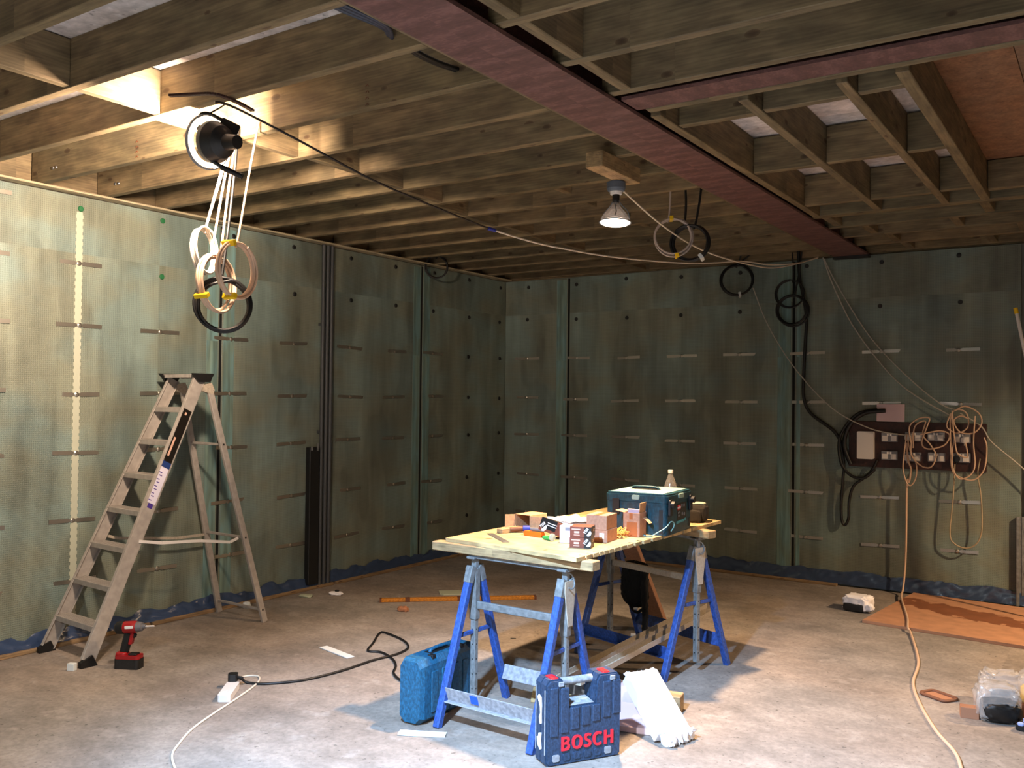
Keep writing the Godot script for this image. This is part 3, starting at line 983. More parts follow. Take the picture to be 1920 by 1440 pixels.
	# folding stays
	for q in [[Vector3(0.545, 0.684, 4.80), Vector3(0.548, 0.655, 4.640), Vector3(0.548, 0.633, 4.35), Vector3(0.548, 0.594, 4.11), Vector3(0.548, 0.615, 4.04)], [Vector3(0.100, 0.677, 4.760), Vector3(0.108, 0.645, 4.655), Vector3(0.108, 0.592, 4.21), Vector3(0.106, 0.590, 3.975)]]:
		st = S()
		for i in q.size() - 1: bar(st, q[i], q[i + 1], 0.019, 0.006, 0.001)
		room("stay", st, M.white_plastic if q[0].x > 0.3 else M.gusset, t)
	# stickers on the near stile
	var a: Vector3 = foot[1]
	var b: Vector3 = head[1]
	for q in [[0.675, 0.875, 0.062, M.sticker_dark, "dark printed sticker"], [0.655, 0.676, 0.062, M.sticker_blue, "blue band of the sticker"], [0.525, 0.654, 0.058, M.sticker_white, "white instruction sticker"], [0.508, 0.524, 0.036, M.sticker_violet, "small violet sticker"]]:
		st = S()
		bar(st, a.lerp(b, q[0]) + Vector3(0.0028, 0, 0), a.lerp(b, q[1]) + Vector3(0.0028, 0, 0), q[2], 0.0012, 0.0, Vector3.BACK)
		var o := lab(room("sticker", st, q[3], t), q[4])
		if q[2] == 0.058:
			st = S()
			for k in 9: bar(st, a.lerp(b, 0.538 + 0.0125 * k) + Vector3(0.0036, 0, 0.020 - 0.008 * (k % 2)), a.lerp(b, 0.541 + 0.0125 * k) + Vector3(0.0036, 0, 0.020 - 0.008 * (k % 2)), 0.022, 0.0006, 0.0, Vector3.BACK)
			obj("print", st, M.sticker_violet, o)
		elif q[2] == 0.062 and q[0] > 0.67:
			st = S()
			bar(st, a.lerp(b, 0.70) + Vector3(0.0036, 0, 0.016), a.lerp(b, 0.77) + Vector3(0.0036, 0, 0.016), 0.014, 0.0006, 0.0, Vector3.BACK)
			bar(st, a.lerp(b, 0.855) + Vector3(0.0036, 0, 0.006), a.lerp(b, 0.865) + Vector3(0.0036, 0, 0.006), 0.014, 0.0006, 0.0, Vector3.BACK)
			obj("print", st, M.print_tan, o)

# ---------------------------------------------------------------- trestles and table
func trestle(at_: Vector3, turn: float, length: float, label: String, dusty: bool) -> Node3D:
	var t := thing("trestle", label, "trestle", at_, turn, "builder's trestles under the work table")
	for i in 2:
		var x := 0.0 if i == 0 else length
		for s in [1.0, -1.0]:
			var st := S()
			var a := Vector3(x, 0.0, s * 0.285)
			var b := Vector3(x, 0.735, s * 0.030)
			bar(st, a + Vector3(0, 0, 0), b, 0.036, 0.036, 0.004, Vector3.RIGHT)
			obj("leg", st, M.trestle_blue, t)
			st = S()
			bar(st, b.lerp(a, 0.10), b.lerp(a, -0.01), 0.040, 0.040, 0.003, Vector3.RIGHT)
			lab(obj("sleeve", st, M.galvanised, t), "bare metal leg head")
		var st := S()
		bar(st, Vector3(x, 0.41, 0.143), Vector3(x, 0.41, -0.143), 0.020, 0.014, 0.002)
		obj("rung", st, M.trestle_blue, t)
		# telescopic post with pin holes
		st = S()
		box(st, at(Vector3(x, 0.425, 0)), Vector3(0.030, 0.72, 0.030), 0.003)
		obj("post", st, M.galvanised, t)
		st = S()
		for k in 9:
			lathe(st, [Vector2(0.0055, 0), Vector2(0.0, 0.0008)], 8, Transform3D(Basis(Vector3.BACK, -PI / 2), Vector3(x + 0.0148, 0.12 + 0.075 * k, 0)))
			lathe(st, [Vector2(0.0055, 0), Vector2(0.0, 0.0008)], 8, Transform3D(Basis(Vector3.RIGHT, PI / 2), Vector3(x, 0.12 + 0.075 * k, 0.0148)))
		obj("pin_hole", st, M.seam, t).set_meta("kind", "stuff")
		st = S()
		box(st, at(Vector3(x, 0.60, 0)), Vector3(0.040, 0.26, 0.040), 0.003)
		obj("tube", st, M.galvanised, t)
		st = S()
		var out := -1.0 if i == 0 else 1.0
		prism(st, PackedVector2Array([Vector2(-0.045, 0.735), Vector2(0.045, 0.735), Vector2(0.045, 0.68), Vector2(0.022, 0.52), Vector2(-0.016, 0.52), Vector2(-0.045, 0.68)]), out * 0.022, out * 0.026, Transform3D(Basis(Vector3.UP, PI / 2), Vector3(x, 0, 0)))
		obj("gusset", st, M.gusset, t)
		st = S()
		tube(st, smooth_path([Vector3(x + out * 0.03, 0.705, 0.02), Vector3(x + out * 0.04, 0.70, 0.0), Vector3(x + out * 0.03, 0.72, -0.03), Vector3(x + out * 0.02, 0.76, -0.02), Vector3(x, 0.775, 0.02)], 4), 0.004, 6)
		tube(st, [Vector3(x, 0.690, 0.060), Vector3(x, 0.690, -0.060)], 0.006, 7)
		obj("pin", st, M.galvanised, t)
		st = S()
		box(st, at(Vector3(x, 0.785, 0)), Vector3(0.050, 0.012, 0.085), 0.002)
		obj("head", st, M.galvanised, t)
	var st := S()
	bar(st, Vector3(-0.03, 0.788, 0), Vector3(length + 0.03, 0.788, 0), 0.020, 0.034, 0.003)
	obj("top_bar", st, M.galvanised, t)
	st = S()
	bar(st, Vector3(0.02, 0.545, 0), Vector3(length - 0.02, 0.545, 0), 0.038, 0.020, 0.003)
	obj("mid_bar", st, M.galvanised if dusty else M.gusset, t)
	for s in [1.0, -1.0]:
		st = S()
		var z: float = s * 0.235
		box(st, Transform3D(Basis(Vector3.RIGHT, s * 0.35), Vector3(length / 2, 0.155, z)), Vector3(length - 0.03, 0.072, 0.004), 0.001)
		box(st, at(Vector3(length / 2, 0.120, z + s * 0.003)), Vector3(length - 0.03, 0.004, 0.036), 0.001)
		obj("spreader", st, M.dusty if dusty else M.trestle_blue, t)
	return t

func build_table() -> void:
	var t1 := trestle(Vector3(2.862, 0, 4.445), -0.03, 0.545, "near blue trestle with dusty spreaders under the front of the work table", true)
	var st := S()
	var sp := Transform3D(Basis(Vector3.RIGHT, 0.35), Vector3(0.19, 0.160, 0.238))
	box(st, Transform3D(sp.basis, sp * Vector3(0, 0.0, 0.004)), Vector3(0.045, 0.045, 0.002), 0.0)
	lab(obj("paint_patch", st, M.paint_blue, t1), "patch of bright blue paint")
	trestle(Vector3(2.849, 0, 2.935), -0.31, 0.715, "far blue trestle under the toolbox end of the work table", false)
	# plywood top with saw cuts along its right edge
	var out := PackedVector2Array()
	out.append(Vector2(2.660, 4.432))
	out.append(Vector2(3.514, 4.550))
	var cuts := [0.05, 0.09, 0.125, 0.15, 0.18, 0.21, 0.25, 0.29, 0.335, 0.39, 0.45, 0.53, 0.60, 0.68, 0.75]
	var e0 := Vector2(3.514, 4.550)
	var e1 := Vector2(3.562, 2.853)
	var cut_r := RandomNumberGenerator.new()
	cut_r.seed = 4
	for c in cuts:
		var w: float = cut_r.randf_range(0.004, 0.009) * (1.0 if c < 0.3 else 1.9)
		var a := e0.lerp(e1, c - w / 2)
		var b := e0.lerp(e1, c + w / 2)
		out.append(a)
		out.append(a + Vector2(-0.034, 0))
		out.append(b + Vector2(-0.034, 0))
		out.append(b)
	out.append(e1)
	out.append(Vector2(2.698, 2.676))
	var top := thing("plywood_table_top", "rough plywood sheet with a saw-cut right edge, the work table's top on two trestles", "table top", Vector3(3.1, 0.844, 3.6))
	st = S()
	var flipped := PackedVector2Array()
	for p in out: flipped.append(Vector2(p.x - 3.1, -(p.y - 3.6)))
	prism(st, flipped, 0.0, 0.018, Transform3D(Basis(Vector3.RIGHT, -PI / 2), Vector3.ZERO))
	obj("sheet", st, M.plywood, top)
	for q in [[Vector3(2.600, 0.821, 4.435), Vector3(3.575, 0.821, 4.470), "softwood bearer under the front edge of the plywood table top"], [Vector3(2.70, 0.821, 2.89), Vector3(3.635, 0.821, 3.185), "softwood bearer under the back of the plywood table top"]]:
		var o := timber("bearer", self, q[0], q[1], 0.045, 0.072, M.pale_wood, 0.004)
		o.name = numbered("timber_bearer")
		tag(o, q[2], "timber", "bearers under the table top")

func carton(st: SurfaceTool, xf: Transform3D, s: Vector3) -> void:
	box(st, xf * Transform3D(Basis(), Vector3(0, s.y / 2, 0)), s, 0.0012)

func screw_box(at_: Transform3D, label: String, tilted: bool) -> void:
	var t := thing("screw_box", label, "box", at_.origin, 0.0, "" if tilted else "brown screw boxes stacked in two")
	t.basis = at_.basis
	var s := Vector3(0.105, 0.052, 0.100) if not tilted else Vector3(0.135, 0.068, 0.080)
	var st := S()
	carton(st, Transform3D.IDENTITY, s)
	obj("body", st, M.screw_brown, t)
	st = S()
	if tilted: box(st, at(Vector3(-0.012, s.y * 0.62, 0)), Vector3(s.x * 0.78, s.y * 0.80, s.z + 0.0012), 0.0)
	else: box(st, at(Vector3(s.x / 2 - 0.016, s.y / 2, 0.0)), Vector3(0.034, s.y * 0.985, s.z + 0.0012), 0.0)
	lab(obj("black_band", st, M.screw_black, t), "black printed band")
	var z := s.z / 2 + 0.001
	var cx := s.x / 2 - 0.016 if not tilted else -0.040
	var cy := s.y / 2 if not tilted else 0.022
	# white half disc cut off along a slant, with three slanted letters beside it
	st = S()
	var half := PackedVector2Array()
	for k in 13:
		var a := -PI * 0.70 + PI * k / 12.0
		half.append(Vector2(cos(a), sin(a)) * (0.015 if not tilted else 0.020))
	prism(st, half, 0.0, 0.0006, Transform3D(Basis(), Vector3(cx + 0.003, cy - 0.003, z)))
	lab(obj("emblem", st, M.print_white, t), "white half disc emblem")
	lettering("lettering", "TIM", 0.0125 if not tilted else 0.015, 0.0006, M.print_white, t, Transform3D(Basis(Vector3.BACK, 0.95), Vector3(cx - 0.008, cy + 0.007, z + 0.0006)))
	if not tilted:
		st = S()
		for q in [[0.041, 0.048, 0.004], [0.038, 0.030, 0.010], [0.036, 0.040, 0.003]]: pass
		box(st, at(Vector3(-0.022, s.y - 0.012, z)), Vector3(0.044, 0.005, 0.0008), 0.0)
		box(st, at(Vector3(-0.018, s.y * 0.48, z)), Vector3(0.026, 0.010, 0.0008), 0.0)
		box(st, at(Vector3(-0.018, s.y * 0.22, z)), Vector3(0.030, 0.003, 0.0008), 0.0)
		box(st, at(Vector3(s.x / 2 + 0.0008, s.y * 0.70, -0.02)), Vector3(0.0008, 0.004, 0.034), 0.0)
		box(st, at(Vector3(s.x / 2 + 0.0008, s.y * 0.55, -0.02)), Vector3(0.0008, 0.004, 0.040), 0.0)
		obj("print", st, M.print_tan, t)
	else:
		st = S()
		for k in 2: box(st, at(Vector3(0.012, s.y * 0.72 - 0.012 * k, z)), Vector3(0.062, 0.004, 0.0008), 0.0)
		obj("print", st, M.print_white, t)

func build_table_things() -> void:
	var st: SurfaceTool
	# big teal toolbox
	var t := thing("toolbox", "large teal plastic toolbox with black latches at the far end of the work table", "toolbox", Vector3(3.375, TABLE, 3.478), 0.07)
	var sx := 0.355
	var sy := 0.222
	var sz := 0.405
	st = S()
	prism(st, rounded(sx, sz, 0.022), 0.0, sy - 0.048, Transform3D(Basis(Vector3.RIGHT, -PI / 2), Vector3.ZERO))
	obj("body", st, M.toolbox, t)
	st = S()
	prism(st, rounded(sx + 0.008, sz + 0.008, 0.026), sy - 0.046, sy - 0.010, Transform3D(Basis(Vector3.RIGHT, -PI / 2), Vector3.ZERO))
	prism(st, rounded(sx - 0.004, sz - 0.004, 0.024), sy - 0.010, sy, Transform3D(Basis(Vector3.RIGHT, -PI / 2), Vector3.ZERO))
	var lid := obj("lid", st, M.toolbox, t)
	st = S()
	for k in 4: box(st, at(Vector3(0, sy + 0.002, -0.15 + 0.1 * k)), Vector3(sx * 0.86, 0.005, 0.084), 0.001)
	lab(obj("lid_top", st, M.toolbox_pale, lid), "dusty pale top panel of the lid")
	st = S()
	prism(st, rounded(0.17, 0.075, 0.012), sy + 0.003, sy + 0.006, Transform3D(Basis(Vector3.RIGHT, -PI / 2), Vector3(-0.03, 0, -0.01)))
	lab(obj("recess", st, M.plug_black, lid), "dark recess around the lid handle")
	st = S()
	tube(st, smooth_path([Vector3(-0.105, sy + 0.006, -0.01), Vector3(-0.085, sy + 0.016, -0.01), Vector3(0.03, sy + 0.016, -0.01), Vector3(0.05, sy + 0.006, -0.01)], 4), 0.008, 8)
	obj("handle", st, M.toolbox, lid)
	# latches: two on the right side, one on the front
	for q in [[Vector3(sx / 2 + 0.008, 0.150, 0.165), PI / 2], [Vector3(sx / 2 + 0.008, 0.150, -0.165), PI / 2], [Vector3(-0.115, 0.145, sz / 2 + 0.005), 0.0]]:
		st = S()
		prism(st, rounded(0.040, 0.088, 0.008), -0.006, 0.006, Transform3D(Basis(Vector3.UP, q[1]), q[0]))
		if q[1] > 1.0:
			prism(st, rounded(0.034, 0.034, 0.010), 0.004, 0.026, Transform3D(Basis(Vector3.UP, q[1]) * Basis(Vector3.BACK, 0.5), q[0] + Vector3(0, 0.018, 0.0)))
		obj("latch", st, M.black_plastic, t)
	for q in [[Vector3(0.0, sy - 0.022, sz / 2 + 0.005), 0.0, 0.045], [Vector3(sx / 2 + 0.005, sy - 0.020, -0.01), PI / 2, 0.085]]:
		st = S()
		prism(st, rounded(q[2], 0.024, 0.008), -0.003, 0.004, Transform3D(Basis(Vector3.UP, q[1]), q[0]))
		lab(obj("grip_tab", st, M.toolbox_pale, t), "pale finger grip on the lid edge")
	# printed panel on the right side
	var side := Transform3D(Basis(Vector3.UP, PI / 2), Vector3(sx / 2 + 0.0012, 0, 0))
	st = S()
	prism(st, rounded(0.150, 0.090, 0.006), -0.002, 0.0008, side * Transform3D(Basis(), Vector3(0.035, 0.115, 0)))
	var panel := lab(obj("label_panel", st, M.plug_black, t), "black label panel with small symbols")
	st = S()
	box(st, side * at(Vector3(-0.012, 0.138, 0.0012)), Vector3(0.048, 0.026, 0.001), 0.0)
	obj("red_label", st, M.label_red, panel)
	lettering("lettering", "makita", 0.012, 0.0006, M.print_white, panel, side * at(Vector3(-0.012, 0.138, 0.0020)))
	st = S()
	for q in [[0.035, 0.146], [0.070, 0.144], [0.042, 0.098], [0.075, 0.094]]: lathe(st, [Vector2(0.010, 0), Vector2(0.010, 0.001), Vector2(0, 0.0012)], 12, side * Transform3D(Basis(Vector3.RIGHT, PI / 2), Vector3(q[0], q[1], 0.0008)))
	for q in [[-0.020, 0.108, 0.016], [0.002, 0.112, 0.012], [-0.014, 0.092, 0.022]]: box(st, side * at(Vector3(q[0], q[1], 0.0012)), Vector3(q[2], 0.010, 0.001), 0.0)
	lab(obj("symbols", st, M.grey_plastic, panel), "grey round tool symbols")
	st = S()
	box(st, side * Transform3D(Basis(Vector3.BACK, 0.03), Vector3(0.012, 0.058, 0.0)), Vector3(0.125, 0.014, 0.002), 0.0)
	box(st, side * Transform3D(Basis(Vector3.BACK, 0.03), Vector3(0.092, 0.062, 0.0)), Vector3(0.024, 0.014, 0.002), 0.0)
	lab(obj("stripe", st, M.cyan, t), "light cyan stripe sticker")
	st = S()
	box(st, side * at(Vector3(0.165, 0.040, 0.0)), Vector3(0.030, 0.045, 0.002), 0.0)
	box(st, side * at(Vector3(-0.165, 0.020, 0.0)), Vector3(0.030, 0.030, 0.002), 0.0)
	box(st, at(Vector3(0.145, 0.075, sz / 2)), Vector3(0.022, 0.130, 0.003), 0.0)
	lab(obj("dark_slot", st, M.plug_black, t), "dark slot in the body")
	# water bottle behind it
	t = thing("water_bottle", "clear plastic water bottle with a white cap standing behind the teal toolbox", "bottle", Vector3(3.30, TABLE, 3.02))
	st = S()
	lathe(st, [Vector2(0.0, 0.004), Vector2(0.036, 0.0), Vector2(0.040, 0.006), Vector2(0.040, 0.075), Vector2(0.038, 0.080), Vector2(0.040, 0.085), Vector2(0.040, 0.165), Vector2(0.038, 0.172), Vector2(0.040, 0.180), Vector2(0.039, 0.205), Vector2(0.034, 0.225), Vector2(0.022, 0.258), Vector2(0.014, 0.278), Vector2(0.0135, 0.290)], 24)
	obj("body", st, M.clear, t)
	st = S()
	lathe(st, [Vector2(0.0155, 0.286), Vector2(0.0160, 0.288), Vector2(0.0160, 0.304), Vector2(0.014, 0.307), Vector2(0.0, 0.307)], 20)
	lab(obj("cap", st, M.white_plastic, t), "white screw cap")
	# brown tool bag at the far corner
	t = thing("tool_bag", "small dark brown canvas tool bag at the far right corner of the work table", "bag", Vector3(3.425, TABLE, 3.02))
	st = S()
	lump(st, Vector3(0.02, 0.055, -0.02), Vector3(0.085, 0.056, 0.065), 0.45, 0.12, 3, 0.3)
	obj("body", st, M.bag_brown, t)
	st = S()
	lump(st, Vector3(0.045, 0.040, 0.045), Vector3(0.045, 0.038, 0.018), 0.4, 0.08, 4, 0.35)
	obj("pocket", st, M.bag_brown, t)
	st = S()
	lump(st, Vector3(0.02, 0.112, -0.02), Vector3(0.070, 0.007, 0.045), 0.6, 0.1, 5, 0.3)
	lab(obj("lid_flap", st, M.pale_green, t), "dusty pale top flap")
	st = S()
	box(st, Transform3D(Basis(Vector3.UP, 0.3), Vector3(-0.045, 0.030, 0.055)), Vector3(0.030, 0.034, 0.006), 0.001)
	lab(obj("tag", st, M.cardboard, t), "orange card tag")
	# cartons
	t = thing("carton", "plain brown carton on top of another, beside the stacked screw boxes", "carton", Vector3(3.350, TABLE + 0.064, 4.000), 0.12, "two small cartons stacked on the table")
	st = S()
	carton(st, Transform3D.IDENTITY, Vector3(0.112, 0.074, 0.150))
	obj("body", st, M.cardboard_brown, t)
	st = S()
	box(st, at(Vector3(0, 0.0745, 0)), Vector3(0.030, 0.0008, 0.150), 0.0)
	obj("tape", st, M.card_tape, t)
	t = thing("carton", "brown carton with a white label underneath the plain one, beside the stacked screw boxes", "carton", Vector3(3.358, TABLE, 4.000), 0.10, "two small cartons stacked on the table")
	st = S()
	carton(st, Transform3D.IDENTITY, Vector3(0.104, 0.064, 0.140))
	obj("body", st, M.cardboard_brown, t)
	st = S()
	box(st, at(Vector3(0.022, 0.034, 0.0704)), Vector3(0.026, 0.028, 0.001), 0.0)
	lab(obj("label", st, M.print_white, t), "small white label")
	# carton with a standing flap and papers
	t = thing("flap_carton", "tall open brown carton with a raised flap and papers, in front of the toolbox", "carton", Vector3(3.418, TABLE, 3.752), 0.06)
	st = S()
	var w := 0.092
	var h := 0.128
	for q in [[Vector3(0, h / 2, w / 2), Vector3(w, h, 0.003)], [Vector3(0, h / 2, -w / 2), Vector3(w, h, 0.003)], [Vector3(w / 2, h / 2, 0), Vector3(0.003, h, w)], [Vector3(-w / 2, h / 2, 0), Vector3(0.003, h, w)], [Vector3(0, 0.002, 0), Vector3(w, 0.003, w)]]: box(st, at(q[0]), q[1], 0.0008)
	obj("body", st, M.cardboard_brown, t)
	for q in [[Vector3(w / 2 - 0.001, h + 0.027, 0.0), Basis(Vector3.BACK, -0.10), Vector3(0.003, 0.055, 0.086)], [Vector3(-w / 2 - 0.024, h + 0.004, 0), Basis(Vector3.BACK, -0.15), Vector3(0.050, 0.003, 0.086)], [Vector3(w / 2 + 0.020, 0.085, -0.022), Basis(Vector3.BACK, -0.7), Vector3(0.045, 0.003, 0.040)]]:
		st = S()
		box(st, Transform3D(q[1], q[0]), q[2], 0.0008)
		obj("flap", st, M.cardboard, t)
	st = S()
	box(st, Transform3D(Basis(Vector3.RIGHT, 0.08), Vector3(-0.008, h * 0.60, -0.015)), Vector3(0.072, h * 1.02, 0.012), 0.001)
	lab(obj("papers", st, M.paper_pink, t), "folded white papers")
	st = S()
	box(st, at(Vector3(0.004, 0.040, w / 2 + 0.0018)), Vector3(0.060, 0.078, 0.0008), 0.0)
	box(st, at(Vector3(-0.002, h - 0.018, w / 2 + 0.0018)), Vector3(0.020, 0.034, 0.0008), 0.0)
	lab(obj("tape", st, M.card_tape, t), "brown tape patches on the front")
	# open carton lying on its side at the left
	t = thing("open_carton", "brown carton lying open on its side behind the black screw box, dark inside", "carton", Vector3(2.840, TABLE, 3.885), -0.10)
	st = S()
	for q in [[Vector3(0, 0.0025, 0), Vector3(0.105, 0.003, 0.15)], [Vector3(0, 0.0865, 0), Vector3(0.105, 0.003, 0.15)], [Vector3(-0.052, 0.0445, 0), Vector3(0.003, 0.085, 0.15)], [Vector3(0.052, 0.0445, 0), Vector3(0.003, 0.085, 0.15)], [Vector3(0, 0.0445, -0.075), Vector3(0.105, 0.085, 0.003)]]: box(st, at(q[0]), q[1], 0.0008)
	obj("body", st, M.cardboard, t)
	for s in [-1.0, 1.0]:
		st = S()
		box(st, Transform3D(Basis(Vector3.UP, 1.05 if s < 0 else 0.10), Vector3(s * 0.052 + (0.045 if s > 0 else -0.018), 0.0445, 0.075 + (0.002 if s > 0 else 0.026))), Vector3(0.088 if s > 0 else 0.060, 0.082, 0.003), 0.0008)
		obj("flap", st, M.cardboard, t)
	# papers and a pale box
	var nz := fnl(71, 3.0, 3)
	t = thing("paper_sheets", "crumpled white paper sheets spread on the table behind the screw boxes", "paper", Vector3(3.0, TABLE, 3.6))
	for k in 3:
		st = S()
		var off := Vector3([-0.04, -0.10, 0.00][k], 0.003 + 0.004 * k, [0.05, -0.02, -0.06][k])
		var ang: float = [0.2, 0.9, -0.3][k]
		sheet(st, 16, 20, func(u: float, v: float) -> Vector3:
			var p := Basis(Vector3.UP, ang) * Vector3((u - 0.5) * 0.24, 0, (v - 0.5) * 0.34)
			return p + off + Vector3(0, 0.016 * (0.5 + nz.get_noise_2d(u * 0.9 + k * 5.0, v * 1.1)) + 0.012 * k * u, 0))
		obj("sheet", st, M.paper, t)
	t = thing("parcel", "pale pink-white cardboard box behind the stacked screw boxes", "box", Vector3(3.262, TABLE, 4.165), 0.25)
	st = S()
	carton(st, Transform3D.IDENTITY, Vector3(0.105, 0.088, 0.060))
	obj("body", st, M.paper_pink, t)
	st = S()
	box(st, at(Vector3(0.012, 0.072, 0.0305)), Vector3(0.07, 0.016, 0.001), 0.0)
	lab(obj("print", st, M.grey_plastic, t), "grey printed strip")
	# screw boxes
	var by := Basis(Vector3.UP, 0.33)
	screw_box(Transform3D(by, Vector3(3.372, TABLE, 4.248)), "lower of two brown and black screw boxes stacked at the table's front corner", false)
	screw_box(Transform3D(Basis(Vector3.UP, 0.30), Vector3(3.374, TABLE + 0.053, 4.246)), "upper of two brown and black screw boxes stacked at the table's front corner", false)
	screw_box(Transform3D(Basis(Vector3.UP, -0.12) * Basis(Vector3.BACK, -0.20) * Basis(Vector3.RIGHT, -0.25), Vector3(3.100, TABLE + 0.020, 4.085)), "black and brown screw box lying tilted beside the orange tool", true)
	# timber offcut, rule, tools
	var o := timber("timber_offcut", self, Vector3(2.795, TABLE + 0.013, 4.135), Vector3(2.830, TABLE + 0.013, 3.98), 0.026, 0.045, M.pale_wood)
	tag(o, "short pale timber offcut at the left edge of the plywood table top", "timber")
	st = S()
	bar(st, Vector3(2.765, TABLE + 0.002, 4.178), Vector3(3.000, TABLE + 0.002, 4.368), 0.003, 0.036, 0.0005)
	tag(room("steel_rule", st, M.steel_rule, self), "flat grey metal strip lying across the front of the table", "metal strip")
	t = thing("hammer", "hammer with a brown and blue handle lying on the table", "tool", Vector3(2.87, TABLE, 4.0))
	st = S()
	tube(st, [Vector3(-0.045, 0.016, 0.075), Vector3(0.010, 0.020, 0.020)], 0.014, 9)
	obj("handle", st, M.tool_wood, t)
	st = S()
	tube(st, [Vector3(0.008, 0.022, 0.025), Vector3(0.040, 0.022, 0.006)], 0.017, 9)
	obj("collar", st, M.tool_blue, t)
	st = S()
	tube(st, [Vector3(0.034, 0.020, 0.008), Vector3(0.150, 0.018, -0.015)], 0.011, 9)
	obj("shaft", st, M.tool_grey, t)
	t = thing("orange_tool", "orange plastic tool grip lying in front of the open carton", "tool", Vector3(3.00, TABLE, 4.105), -0.15)
	st = S()
	prism(st, rounded(0.125, 0.026, 0.011), 0.0, 0.030, Transform3D(Basis(), Vector3(0, 0.014, -0.015)))
	obj("grip", st, M.orange, t)
	st = S()
	box(st, at(Vector3(0.01, 0.0275, 0)), Vector3(0.07, 0.003, 0.016), 0.001)
	obj("inlay", st, M.dark_plastic, t)
	t = thing("green_plug", "green plastic wall plug with a pale head lying before the black screw box", "fixing", Vector3(3.135, TABLE, 4.180), -0.35)
	st = S()
	tube(st, [Vector3(-0.040, 0.011, 0), Vector3(-0.030, 0.011, 0), Vector3(0.028, 0.012, 0)], 0.009, 9)
	for k in 5: tube(st, [Vector3(-0.032 + 0.011 * k, 0.0115, 0), Vector3(-0.028 + 0.011 * k, 0.0115, 0)], 0.0105, 9)
	obj("shank", st, M.green, t)
	st = S()
	lathe(st, [Vector2(0.010, 0), Vector2(0.020, 0.004), Vector2(0.020, 0.010), Vector2(0.0, 0.014)], 14, Transform3D(Basis(Vector3.BACK, -PI / 2), Vector3(0.026, 0.0205, 0)))
	obj("head", st, M.pale_green, t)
	# twine between the cartons
	t = thing("twine", "tangle of yellow twine between the stacked cartons and the flap carton", "twine", Vector3(3.395, TABLE, 3.86))
	var r := RandomNumberGenerator.new()
	r.seed = 31
	st = S()
	for k in 4:
		var pts := []
		for q in 9: pts.append(Vector3(r.randf_range(-0.035, 0.035), r.randf_range(0.006, 0.055), r.randf_range(-0.040, 0.045)))
		tube(st, smooth_path(pts, 5), 0.0022, 5)
	obj("strands", st, M.twine, t)
	t = thing("pale_cord", "loop of pale blue-green cord beside the teal toolbox", "cord", Vector3(3.564, TABLE, 3.62))
	st = S()
	tube(st, smooth_path([Vector3(-0.11, 0.006, 0.115), Vector3(-0.06, 0.004, 0.118), Vector3(-0.030, 0.020, 0.110), Vector3(0.004, 0.050, 0.06), Vector3(0.012, 0.075, 0.02), Vector3(0.012, 0.070, -0.02), Vector3(0.012, 0.045, -0.025), Vector3(0.012, 0.025, 0.01)], 6), 0.0030, 6)
	obj("strand", st, M.cord_pale, t)

